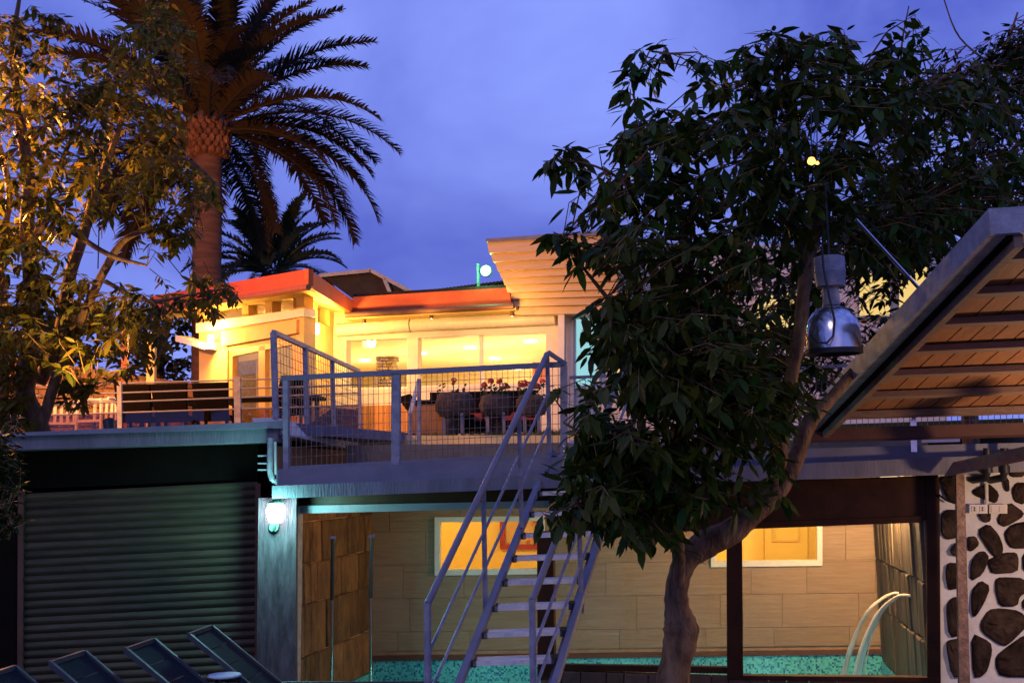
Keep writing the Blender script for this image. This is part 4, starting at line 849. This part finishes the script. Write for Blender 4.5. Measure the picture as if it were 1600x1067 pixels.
MB().tube(cb, .008, 6).build('power_cable', cable, g); MB().tube([bc + Z * (hz_ + 48 * sc8), bc + Z * (hz_ + .75)], .008, 6).build('hanger', cable, g)
# ================================================================== LOUNGERS AND TABLE
def lounger(px, py, D_, lab, full=True):
    top = P(px, py, D_); ax = V((.994, -.11, 0)).normalized(); wv = V((.11, .994, 0)).normalized(); hw = .235; ang = math.radians(38); bl = .74
    hinge = top + ax * (bl * math.cos(ang)) - Z * (bl * math.sin(ang)); foot = hinge + ax * 1.25; hz0 = hinge.z
    g = thing('sun_lounger', V((hinge.x, hinge.y, 0)), lab, 'sun lounger', 'sun loungers before the shutter')
    dirb = (top - hinge).normalized(); nb_ = dirb.cross(wv).normalized(); nb_ = nb_ if nb_.z > 0 else -nb_
    for k_ in range(4):
        a, b = hinge + dirb * (bl * k_ / 4 + .004), hinge + dirb * (bl * (k_ + 1) / 4 - .004)
        m_ = MB(); sg = 6; vs = []; fs = []
        for i in range(sg + 1):
            f = i / sg * 2 - 1; dip = -.012 * (1 - f * f)
            for p in (a, b): vs.append(p + wv * hw * .94 * f + nb_ * dip)
        for i in range(sg): fs.append((2 * i, 2 * i + 1, 2 * i + 3, 2 * i + 2))
        m_.add(vs, fs); m_.sm = True; m_.build('back_panel', fabric, g)
    for sgn in (-1, 1):
        MB().bar(hinge + wv * hw * sgn, top + wv * hw * sgn, .03, .035).build('back_rail', lframe, g)
        MB().bar(hinge + wv * hw * sgn - ax * .1, foot + wv * hw * sgn, .03, .05).build('side_rail', lframe, g)
        for e_ in (hinge + ax * .05, foot - ax * .12): MB().bar(V((e_.x, e_.y, 0)) + wv * hw * sgn, e_ + wv * hw * sgn - Z * .02, .04, .04, up=ax).build('leg', lframe, g)
    MB().bar(top - wv * hw, top + wv * hw, .03, .03).build('head_bar', lframe, g); MB().bar(foot - wv * hw, foot + wv * hw, .03, .05).build('foot_bar', lframe, g)
    for k_ in range(6):
        a, b = hinge + ax * (1.25 * k_ / 6 + .004), hinge + ax * (1.25 * (k_ + 1) / 6 - .004)
        MB().prism([a - wv * hw * .93, b - wv * hw * .93, b + wv * hw * .93, a + wv * hw * .93], (0, 0, .012)).build('seat_panel', fabric, g)
    return g
for a in ((313, 985, 9.2, 'dark sun lounger next to the pillar and the small round table'), (219, 1007, 8.55, 'dark sun lounger second from the pillar'), (106, 1027, 8.0, 'dark sun lounger third from the pillar'), (-8, 1052, 7.5, 'dark sun lounger farthest from the pillar')): lounger(*a)
tp = P(351, 1053, 8.75); g = thing('side_table', V((tp.x, tp.y, 0)), 'small round metal table with pale top and scroll legs between the loungers', 'table')
MB().lathe(tp, [(0, .0), (.118, .0), (.124, -.008), (.118, -.016), (0, -.016)], 28).build('tabletop', mat('pale_enamel', (.55, .62, .68), (.45, .52, .58), .35), g)
for k_ in range(3):
    a_ = k_ * 2.094 + .4; d = V((math.cos(a_), math.sin(a_), 0))
    MB().tube([tp + d * .10 - Z * .015, tp + d * .105 - Z * .10, tp + d * .06 - Z * .22, tp + d * .09 - Z * .45, V((tp.x, tp.y, 0)) + d * .14], .009, 6).build('leg', blackm, g)
    MB().tube([tp + d * .10 - Z * .03 + d.cross(Z) * (.05 * math.sin(t_)) - d * .05 * (1 - math.cos(t_)) - Z * .02 for t_ in np.linspace(0, 5, 12)], .006, 5).build('scroll', blackm, g)
# ================================================================== PALMS
def frond_mesh(name, e0, bend, Lf, mt, npair, ll, seed):
    r = random.Random(seed); vs = []; fs = []; n = 28; pts = []; p = V((0, 0, 0)); e = e0
    for i in range(n + 1):
        pts.append((p.copy(), e)); s = i / n; e = e0 - bend * (s ** 1.35); p = p + V((math.cos(e), 0, math.sin(e))) * (Lf / n)
    m_ = MB(); m_.tube([q for q, _ in pts], [.035 * (1 - .85 * i / n) + .004 for i in range(n + 1)], 5)
    for k in range(npair):
        s = .10 + .89 * k / npair; i = min(int(s * n), n - 1); f = s * n - i; q = pts[i][0].lerp(pts[i + 1][0], f); e = pts[i][1]
        t = V((math.cos(e), 0, math.sin(e))); nu_ = V((-math.sin(e), 0, math.cos(e))); ln = ll * (.35 + .65 * math.sin(math.pi * min(s * .93 + .1, 1)) ** .7) * r.uniform(.85, 1.1)
        for sd in (-1, 1):
            lift = r.uniform(.05, .5); d = (V((0, sd, 0)) * r.uniform(.65, .9) + t * r.uniform(.55, .85) + nu_ * lift).normalized()
            wv = d.cross(nu_).normalized() * .024; mid = q + d * ln * .55; tip = q + d * ln + V((0, 0, -1)) * ln * r.uniform(.10, .32)
            b_ = len(m_.v); m_.v += [tuple(q - wv), tuple(q + wv), tuple(mid + wv * .9), tuple(mid - wv * .9), tuple(tip)]; m_.f += [(b_, b_ + 1, b_ + 2, b_ + 3), (b_ + 3, b_ + 2, b_ + 4)]
    me = bpy.data.meshes.new(name); me.from_pydata(m_.v, [], m_.f); me.materials.append(mt); return me
def palm(name, c, base_z, rt, Lf, nf, mt, lab, ll, seed, boots=True, elevs=(78, 60, 42, 24, 6, -14), wob=0.0):
    r = random.Random(seed); g = thing(name, V((c.x + wob, c.y, base_z)), lab, 'palm tree'); b = V((c.x + wob, c.y, base_z)); H_ = c.z - base_z
    m_ = MB(); n = 70; m_.tube([b.lerp(V((c.x, c.y, c.z - rt)), i / n) for i in range(n + 1)], [rt * (1.0 + .035 * (i % 2) + .25 * max(0, 1 - i / 8)) for i in range(n + 1)], 18); m_.build('trunk', palmbark, g)
    var = [frond_mesh('frond', math.radians(e), math.radians(bd_), Lf * k_, mt, 92, ll, seed + i) for i, (e, bd_, k_) in enumerate([(e, 46 + (80 - e) * .52 + random.uniform(-6, 6), 1.0 if e > 0 else .9) for e in elevs])]
    for i in range(nf):
        f = (i + .5) / nf; vi = min(int(f ** .9 * len(var)), len(var) - 1); az = i * 2.39996 + r.uniform(-.15, .15)
        if boots and vi >= len(var) - 2 and math.sin(az) < -.35: az = -az
        o = bpy.data.objects.new('frond', var[vi]); sc.collection.objects.link(o); o.parent = g
        o.location = V((c.x, c.y, c.z)) - b + V((math.cos(az), math.sin(az), 0)) * rt * .75 - Z * (.25 * f); o.rotation_euler = (r.uniform(-.25, .25), r.uniform(-.12, .12), az); s = r.uniform(.86, 1.1); o.scale = (s, s, s)
    if boots:
        bm_ = MB(); bm_.bev([V((-.045, .09, -.075)), V((.045, .09, -.075)), V((.075, .10, .01)), V((.035, .12, .085)), V((-.035, .12, .085)), V((-.075, .10, .01))], V((0, -.20, 0)), .03, .025)
        me = bpy.data.meshes.new('boot'); me.from_pydata(bm_.v, [], bm_.f); me.materials.append(bootm)
        for ring in range(6):
            rr = rt * (.94 + .40 * math.sin(math.pi * (ring + 1.6) / 8)); zz = c.z - .78 + ring * .135; nn = 17
            for k in range(nn):
                a = 2 * math.pi * (k + .5 * (ring % 2)) / nn; o = bpy.data.objects.new('boot', me); sc.collection.objects.link(o); o.parent = g
                o.location = V((c.x + math.cos(a) * rr, c.y + math.sin(a) * rr, zz)) - b; o.rotation_euler = (random.uniform(.0, .5), random.uniform(-.25, .25), a - math.pi / 2 + random.uniform(-.1, .1)); k2 = random.uniform(.75, 1.25); o.scale = (random.uniform(.8, 1.1), k2, random.uniform(.8, 1.2))
        m_ = MB(); m_.lathe(V((c.x, c.y, c.z - .92)), [(rt, 0), (rt * 1.12, .2), (rt * 1.35, .6), (rt * 1.25, 1.0), (rt * .8, 1.35), (0, 1.4)], 20); m_.build('crown_bulb', brown, g)
    return g
palm('palm_tree', P(325, 190, 26.0), ZT - .1, .325, 4.3, 78, frondm, 'tall date palm with patterned crown base and drooping brown-lit fronds', .62, 11, elevs=(82, 70, 56, 42, 28, 14, 2))
palm('small_palm_tree', P(425, 412, 31.0), ZT - .1, .30, 2.2, 34, frondg, 'smaller palm whose green fronds rise behind the orange roof', .42, 23, boots=False, elevs=(82, 64, 46, 28, 10))
# ================================================================== TREES
def inpoly(x, y, poly):
    c = False; n = len(poly)
    for i in range(n):
        x0, y0 = poly[i]; x1, y1 = poly[(i + 1) % n]
        if (y0 > y) != (y1 > y) and x < (x1 - x0) * (y - y0) / (y1 - y0) + x0: c = not c
    return c
LEAF_V = np.array([(0, 0, 0), (-.5, .30, .10), (0, .34, 0), (.5, .30, .10), (-.42, .66, .06), (0, .68, -.03), (.42, .66, .06), (0, 1, -.16)], float)
LEAF_F = [(0, 2, 1), (0, 3, 2), (1, 2, 5, 4), (2, 3, 6, 5), (4, 5, 7), (5, 6, 7)]
def leaf_basis(d, r):
    up = V((r.gauss(0, .45), r.gauss(0, .45), 1)); x = d.cross(up)
    x = x.normalized() if x.length > 1e-3 else d.orthogonal().normalized(); return x, d, x.cross(d).normalized()
def clusters(polys, r):
    """tips inside a crown: each region is an outline with its distance, thickness in depth and number of tips"""
    tips = []
    for poly, D0, th, n, tilt in polys:
        xs = [p[0] for p in poly]; ys = [p[1] for p in poly]; k = 0
        while k < n:
            x, y = r.uniform(min(xs), max(xs)), r.uniform(min(ys), max(ys))
            if inpoly(x, y, poly): tips.append(P(x, y, D0 + r.gauss(0, th) + tilt * (x - (min(xs) + max(xs)) / 2))); k += 1
    return tips
def foliage(parent, tips, limbs, lmat, llen, lwid, per, r, droop, nparts, tmat, spread=.12):
    P_, X_, Y_, Z_, S_ = [], [], [], [], []; tw = MB()
    nodes = [p for l in limbs for p in l]; NA = np.array([tuple(p) for p in nodes])
    for t in tips:
        d2 = ((NA - np.array(tuple(t))) ** 2).sum(1); nd = nodes[int(d2.argmin())]; ax = (t - nd); dist = ax.length; ax = ax / max(dist, 1e-3)
        back = min(.55, dist); st = t - ax * back; bend = V((r.gauss(0, .05), r.gauss(0, .05), .03 + abs(r.gauss(0, .03))))
        tw.tube([st, st.lerp(t, .5) + bend, t], [.006, .0045, .003], 4, cap=False)
        n = max(3, int(r.gauss(per, 1.5)))
        for k in range(n):
            f = r.random() ** .6; p = st.lerp(t, .25 + .75 * f) + bend * math.sin(math.pi * (.25 + .75 * f)); a = r.uniform(0, 6.283)
            d = V((math.cos(a), math.sin(a), 0)) * r.uniform(.5, 1) + ax * .35 + Z * (r.uniform(.1, .5) - droop * r.uniform(.3, 2.0)); d.normalize()
            x, yy, z = leaf_basis(d, r); s = llen * (r.uniform(.45, 1.2) if r.random() < .85 else r.uniform(1.1, 1.35))
            P_.append(tuple(p + d * r.uniform(0, spread * .3))); X_.append(tuple(x)); Y_.append(tuple(yy)); Z_.append(tuple(z)); S_.append((s * lwid / llen * r.uniform(.85, 1.15), s))
    P_, X_, Y_, Z_, S_ = map(np.array, (P_, X_, Y_, Z_, S_)); order = np.argsort(((P_ - np.array(tuple(CAM))) ** 2).sum(1))
    off = np.array(tuple(ROOT[parent])); single, rest = order[:nparts], order[nparts:]
    me = bpy.data.meshes.new('leaf'); me.from_pydata([(x * 1.0, y, z * .5) for x, y, z in LEAF_V], [], LEAF_F); me.materials.append(lmat)
    for i in single:
        o = bpy.data.objects.new('leaf', me); sc.collection.objects.link(o); o.parent = parent; a, b, c = V(X_[i]) * S_[i][0], V(Y_[i]) * S_[i][1], V(Z_[i]) * S_[i][0]; p = P_[i] - off
        o.matrix_local = Matrix(((a.x, b.x, c.x, p[0]), (a.y, b.y, c.y, p[1]), (a.z, b.z, c.z, p[2]), (0, 0, 0, 1)))
    n = len(rest); W = S_[rest][:, 0]; Ls = S_[rest][:, 1]
    vv = (P_[rest] - off)[:, None, :] + X_[rest][:, None, :] * (LEAF_V[None, :, 0] * W[:, None])[..., None] + Y_[rest][:, None, :] * (LEAF_V[None, :, 1] * Ls[:, None])[..., None] + Z_[rest][:, None, :] * (LEAF_V[None, :, 2] * .5 * W[:, None])[..., None]
    # each leaf: 4 triangles + 2 quads
    base_ = np.arange(n) * 8; idx = np.concatenate([np.array(f) for f in LEAF_F]); tot = np.array([len(f) for f in LEAF_F]); li = (base_[:, None] + idx[None, :]).ravel(); lt = np.tile(tot, n); ls = np.concatenate([[0], np.cumsum(lt)[:-1]])
    me = bpy.data.meshes.new('crown'); me.vertices.add(n * 8); me.vertices.foreach_set('co', vv.ravel()); me.loops.add(len(li)); me.loops.foreach_set('vertex_index', li.astype(np.int32)); me.polygons.add(len(lt)); me.polygons.foreach_set('loop_start', ls.astype(np.int32)); me.update(calc_edges=True); me.polygons.foreach_set('use_smooth', [True] * len(me.polygons))
    me.materials.append(lmat); o = bpy.data.objects.new('crown', me); sc.collection.objects.link(o); o.parent = parent; o["kind"] = "stuff"
    tw.build('twigs', tmat, parent, kind='stuff')
def limb(pts, seg=5, jit=.0, r=random):
    """pts: (px, py, D, radius in px) -> smooth centre line and radii in metres"""
    c = [P(a, b, d) for a, b, d, _ in pts]; rr = [q * d / F for _, _, d, q in pts]; n = len(c); out, ro = [], []
    for i in range(n - 1):
        p0, p1, p2, p3 = c[max(i - 1, 0)], c[i], c[i + 1], c[min(i + 2, n - 1)]
        for j in range(seg):
            t = j / seg; out.append(.5 * ((2 * p1) + (p2 - p0) * t + (2 * p0 - 5 * p1 + 4 * p2 - p3) * t ** 2 + (3 * p1 - p0 - 3 * p2 + p3) * t ** 3)); ro.append((rr[i] * (1 - t) + rr[i + 1] * t) * (1 + r.uniform(-.05, .05)))
    out.append(c[-1]); ro.append(rr[-1]); return out, ro
def make_tree(name, lab, basept, limbs, polys, lmat, bmat, llen, lwid, per, droop, nparts, seed, extra=(), keepout=None):
    r = random.Random(seed); g = thing(name, basept, lab, 'tree'); lines = []
    for i, l in enumerate(limbs):
        c, rr = limb(l, r=r); lines.append(c); MB().tube(c, rr, 12 if i == 0 else 9).build('trunk' if i == 0 else 'limb', bmat, g)
    tips = clusters(polys, r) + [P(*e) for e in extra]
    if keepout: tips = [t for t in tips if not keepout(t)]
    foliage(g, tips, lines, lmat, llen, lwid, per, r, droop, nparts, bmat); return g
# right foreground tree
bR = P(1055, 1180, 8.6); bR = V((bR.x, bR.y, 0))
limbsR = [[(1040, 1236, 8.5, 33), (1047, 1100, 8.5, 27), (1055, 1040, 8.5, 23), (1062, 1005, 8.5, 26), (1064, 980, 8.5, 27), (1058, 950, 8.5, 20), (1058, 915, 8.5, 17), (1072, 875, 8.5, 18), (1105, 848, 8.5, 22), (1140, 832, 8.5, 21), (1175, 805, 8.5, 16), (1215, 768, 8.55, 14), (1242, 720, 8.6, 13), (1262, 665, 8.7, 13), (1300, 620, 8.8, 9), (1350, 560, 9.0, 6)],
          [(1205, 780, 8.55, 10), (1216, 720, 8.5, 14), (1222, 660, 8.45, 12), (1236, 590, 8.4, 11), (1250, 520, 8.4, 11), (1258, 440, 8.5, 11), (1272, 370, 8.6, 10), (1290, 290, 8.7, 8), (1320, 200, 8.8, 5), (1345, 110, 8.9, 2.5)],
          [(1062, 930, 8.5, 9), (1060, 860, 8.3, 10), (1050, 760, 8.0, 10), (1062, 690, 7.9, 12), (1085, 630, 7.9, 10), (1090, 540, 8.0, 8), (1080, 430, 8.1, 7), (1060, 320, 8.2, 5), (1030, 230, 8.2, 3.5), (990, 150, 8.2, 2), (1015, 80, 8.2, 1.2)],
          [(1085, 630, 7.9, 8), (1020, 560, 7.7, 6), (960, 480, 7.6, 4), (905, 410, 7.6, 2), (880, 370, 7.6, 1.2)], [(1090, 540, 8.0, 6), (1150, 430, 8.2, 5), (1190, 330, 8.4, 4), (1200, 220, 8.5, 3), (1225, 90, 8.5, 1.5)],
          [(1060, 320, 8.2, 4), (990, 290, 8.1, 3), (930, 260, 8.0, 2), (880, 250, 8.0, 1.2)], [(1050, 760, 8.0, 7), (990, 735, 7.8, 4), (930, 690, 7.7, 3), (880, 660, 7.7, 1.5)], [(1020, 780, 7.9, 4), (960, 800, 7.7, 3), (900, 790, 7.6, 2), (850, 810, 7.6, 1.2)],
          [(1290, 290, 8.7, 5), (1370, 220, 9.0, 4), (1440, 150, 9.3, 3), (1500, 100, 9.6, 2)], [(1258, 440, 8.5, 6), (1330, 370, 8.9, 4), (1400, 330, 9.3, 3), (1470, 300, 9.7, 2)]]
polysR = [([(930, 300), (945, 235), (995, 195), (1050, 165), (1110, 165), (1230, 180), (1330, 160), (1350, 260), (1330, 380), (1280, 560), (1240, 620), (1100, 650), (990, 640), (950, 600), (930, 520), (945, 440), (925, 400)], 8.15, .55, 820, .0012),
          ([(905, 500), (1000, 480), (1240, 520), (1250, 640), (1200, 700), (1100, 720), (960, 720), (900, 680), (915, 610)], 7.8, .40, 290, .001),
          ([(893, 700), (960, 680), (1100, 700), (1125, 770), (1090, 815), (1045, 850), (990, 850), (930, 815), (895, 845), (868, 825), (872, 770)], 7.7, .28, 190, .0005),
          ([(1110, 700), (1190, 690), (1250, 720), (1210, 800), (1150, 800)], 8.0, .12, 22, 0), ([(1140, 560), (1290, 560), (1280, 640), (1200, 690), (1140, 660)], 7.9, .15, 40, 0),
          ([(1100, 165), (1105, 100), (1150, 75), (1225, 35), (1260, 60), (1320, 40), (1350, 100), (1420, 85), (1440, 180), (1330, 180), (1220, 190)], 8.5, .4, 155, .001),
          ([(1380, 95), (1390, 50), (1425, 10), (1450, 55), (1440, 110)], 9.0, .15, 14, 0), ([(1330, 160), (1500, 110), (1600, 60), (1640, 330), (1500, 400), (1400, 420), (1330, 420)], 9.6, .5, 250, .0014),
          ([(975, 180), (965, 130), (1000, 70), (1045, 70), (1050, 110), (1010, 150)], 8.15, .08, 13, 0), ([(858, 265), (885, 225), (915, 245), (905, 300)], 8.0, .06, 9, 0), ([(852, 370), (880, 350), (905, 380), (900, 430), (865, 400)], 7.6, .06, 9, 0)]
make_tree('avocado_tree', 'large dark-leaved tree with a knotty bent trunk in front of the pool room', bR, limbsR, polysR, leafA, bark, .150, .050, 9, .95, 280, 5, extra=((1075, 870, 8.1),), keepout=lambda t: (t - (bc + Z * .3) + V((0, .9, 0)) * 0).length < .62 or (abs(t.x - bc.x + .06) < .42 and bc.z - .35 < t.z < bc.z + .95 and t.y < 8.2))
# finer tree behind it at the right edge
bR2 = P(1520, 740, 13.2); bR2 = V((bR2.x, 13.2, 2.05))
limbs2 = [[(1520, 735, 13.2, 14), (1515, 600, 13.2, 12), (1530, 450, 13.2, 10), (1510, 330, 13.2, 8), (1520, 220, 13.2, 5), (1560, 110, 13.2, 3), (1590, 20, 13.2, 1.5)], [(1515, 420, 13.2, 6), (1460, 320, 13.0, 4), (1420, 200, 13.0, 2.5), (1408, 90, 13, 1.8), (1420, 10, 13, 1)], [(1510, 330, 13.2, 5), (1580, 240, 13.4, 4), (1640, 160, 13.5, 2)], [(1560, 110, 13.2, 2), (1500, 60, 13.2, 1.4), (1475, 0, 13.2, 1)]]
polys2 = [([(1360, 200), (1420, 120), (1500, 90), (1600, 50), (1700, 60), (1700, 420), (1500, 440), (1380, 430), (1340, 300)], 13.1, .8, 960, 0), ([(1290, 300), (1400, 280), (1480, 330), (1440, 420), (1400, 440), (1330, 430), (1300, 400)], 12.6, .4, 190, 0), ([(1080, 430), (1420, 400), (1400, 480), (1340, 550), (1280, 610), (1100, 620)], 12.4, .35, 260, 0), ([(1190, 330), (1360, 320), (1370, 430), (1200, 440)], 12.2, .3, 110, 0), ([(1540, 110), (1600, 40), (1680, 20), (1680, 140)], 12.8, .4, 70, 0)]
make_tree('fine_leaved_tree', 'finer leaved dark tree behind the pergola with sky showing through', bR2, limbs2, polys2, leafB, bark, .13, .042, 9, .6, 0, 9)
# left tree standing behind the fascia
bL = P(60, 690, 14.6); bL = V((bL.x, 14.6, ZT - .02))
limbsL = [[(62, 715, 14.6, 19), (60, 670, 14.6, 18), (40, 620, 14.6, 15), (42, 580, 14.6, 16), (50, 500, 14.6, 13), (48, 420, 14.6, 12), (42, 360, 14.6, 12), (45, 280, 14.7, 10), (30, 180, 14.8, 8), (20, 80, 14.8, 5), (30, 0, 14.8, 3)],
          [(55, 700, 14.5, 9), (85, 600, 14.5, 9), (105, 540, 14.5, 8), (140, 470, 14.5, 7), (165, 420, 14.4, 7), (195, 375, 14.4, 5), (240, 360, 14.4, 3), (290, 372, 14.4, 2)], [(44, 400, 14.6, 8), (55, 370, 14.4, 7), (75, 340, 14.3, 5), (80, 290, 14.3, 4), (120, 200, 14.3, 3)], [(65, 330, 14.4, 5), (110, 360, 14.3, 5), (170, 398, 14.2, 4), (230, 415, 14.2, 2)],
          [(62, 600, 14.9, 10), (95, 520, 15, 11), (110, 430, 15, 10), (130, 370, 15, 9), (150, 300, 15.1, 7), (180, 220, 15.1, 5), (210, 120, 15.1, 4), (240, 40, 15, 2)], [(150, 300, 15.1, 5), (220, 270, 14.9, 4), (290, 250, 14.8, 2.5), (340, 290, 14.7, 1.5)], [(10, 700, 14.9, 8), (5, 600, 14.9, 7), (8, 500, 15, 7), (0, 400, 15, 6), (15, 300, 15, 5), (-10, 200, 15, 4)], [(165, 440, 14.3, 4), (230, 470, 14.1, 3), (300, 460, 14.0, 2), (360, 450, 13.9, 1.2)], [(95, 600, 14.5, 2.5), (110, 640, 14.3, 2), (140, 615, 14.2, 1.2)]]
polysL = [([(-60, 30), (30, 25), (60, 80), (110, 80), (160, 100), (205, 25), (240, -20), (305, 50), (290, 150), (285, 235), (345, 280), (335, 320), (270, 320), (200, 315), (130, 330), (90, 400), (-60, 420)], 14.7, .8, 740, 0),
          ([(-60, 400), (90, 400), (130, 460), (190, 450), (250, 470), (290, 435), (345, 430), (382, 465), (330, 500), (290, 500), (265, 525), (245, 575), (170, 580), (120, 590), (60, 580), (-60, 560)], 14.3, .5, 340, 0),
          ([(225, 330), (300, 330), (320, 370), (270, 400), (240, 380)], 14.4, .2, 40, 0), ([(95, 590), (145, 580), (140, 640), (100, 650)], 14.2, .1, 18, 0), ([(-40, 560), (40, 570), (30, 680), (-40, 680)], 14.3, .3, 60, 0), ([(60, 0), (110, 30), (105, 75), (60, 60)], 14.4, .1, 12, 0)]
make_tree('mango_tree', 'multi-stemmed tree lit yellow from below at the left end of the terrace', bL, limbsL, polysL, leafC, barkg, .165, .055, 9, .8, 200, 13, keepout=lambda t: (t - P(-62, 245, 15.5)).length < 1.15)
# small bush hanging beside the shutter
bS = P(-10, 860, 10.2); g_ = [[(-30, 860, 10.2, 3), (-20, 780, 10.2, 2.5), (-10, 700, 10.2, 2), (10, 660, 10.2, 1)], [(-20, 780, 10.2, 2), (10, 800, 10.1, 1.5), (20, 830, 10.1, 1)]]
make_tree('hanging_creeper', 'small-leaved creeper hanging at the left end of the shutter', bS, g_, [([(-50, 680), (30, 672), (36, 740), (28, 800), (22, 845), (-50, 850)], 10.2, .12, 190, 0)], leafB, bark, .07, .035, 9, .4, 0, 17)
bpy.data.objects['hanging_creeper']['category'] = 'creeper'
# dark hedge behind the garden wall
make_tree('hedge_bush', 'dark bush behind the flagstone garden wall', V((-9, 27, ZT - .1)), [[(60, 690, 27, 14), (90, 560, 27, 8), (120, 480, 27, 3)], [(240, 690, 28, 14), (250, 560, 28, 8), (270, 490, 28, 3)]], [([(-100, 640), (-100, 470), (60, 480), (160, 500), (290, 490), (310, 600), (160, 600)], 27, .6, 520, 0)], leafD, bark, .24, .11, 9, .4, 0, 19)
bpy.data.objects['hedge_bush']['category'] = 'bush'
# wire hanging in the left tree
tag(MB().tube([P(156, 250, 14.2), P(155, 345, 14.2), P(153, 420, 14.2)], .008, 5).build('hanging_wire', cable), 'thin dark wire hanging inside the left tree', 'wire')
tag(MB().tube([P(262, 404, 14.1), P(285, 432, 14.1)], .006, 5).build('stay_wire', cable), 'short dark wire crossing the sky gap by the palm trunk', 'wire')
# sodium street lamp in the left tree
lp = P(-62, 245, 15.5); g = thing('street_lamp', V((lp.x, lp.y, ZT)), 'orange sodium street lamp glowing through the left tree', 'street lamp')
MB().tube([V((lp.x - .9, lp.y, ZT)), V((lp.x - .9, lp.y, lp.z + .1)), V((lp.x - .6, lp.y, lp.z + .3)), lp + Z * .22], .05, 10).build('pole', steel, g)
MB().lathe(lp, [(0, -.16), (.12, -.13), (.17, 0), (.17, .02)], 18).build('lens', emis('sodium_lens', (1, .42, .10), 30), g); MB().lathe(lp, [(.18, .02), (.15, .14), (.05, .22), (0, .23)], 18).build('hood', steel, g)
light('street_light', lp - Z * .3, 3300, (1, .36, .065), .2, g)
g = thing('added_tree_uplight', P(170, 680, 13.3), 'unseen spotlight added on the terrace edge to brighten the left tree', 'lamp')  # unseen lamp added behind the coping to warm the tree's leaves
gp_ = P(170, 676, 13.3); gp_.z = ZT + .12
MB().lathe(gp_, [(0, -.10), (.05, -.09), (.07, .04), (.06, .05), (0, .03)], 14, axis=V((-.25, .35, 1))).build('housing', blackm, g); MB().bar(gp_ - Z * .14, gp_ - Z * .02, .03, .03, up=v).build('spike', blackm, g)
light('added_tree_light', gp_ + V((-.04, .05, .16)), 560, (1, .48, .09), .08, g, spot=80, aim=(-.42, .30, 1))
# two tiny far lights glimpsed through the crown
for i, (a_, b_, r_, lab) in enumerate(((1268, 252, .055, 'larger of two orange bulbs hanging in the right tree'), (1277, 255, .025, 'tiny orange bulb beside a larger one in the right tree'))):
    p = P(a_, b_, 7.3); d_ = thing('string_light', p, lab, 'lamp', 'lights in the crown')
    MB().lathe(p, [(0, -r_ * .5), (r_ * .4, -r_ * .3), (r_ * .5, 0), (r_ * .3, r_ * .4), (0, r_ * .5)], 12).build('bulb', emis('bulb_glow%d' % i, (1, .36, .07), 5), d_); MB().tube([p + Z * r_ * .4, p + Z * .5 + V((.1, .3, 0))], .004, 5).build('wire', cable, d_)
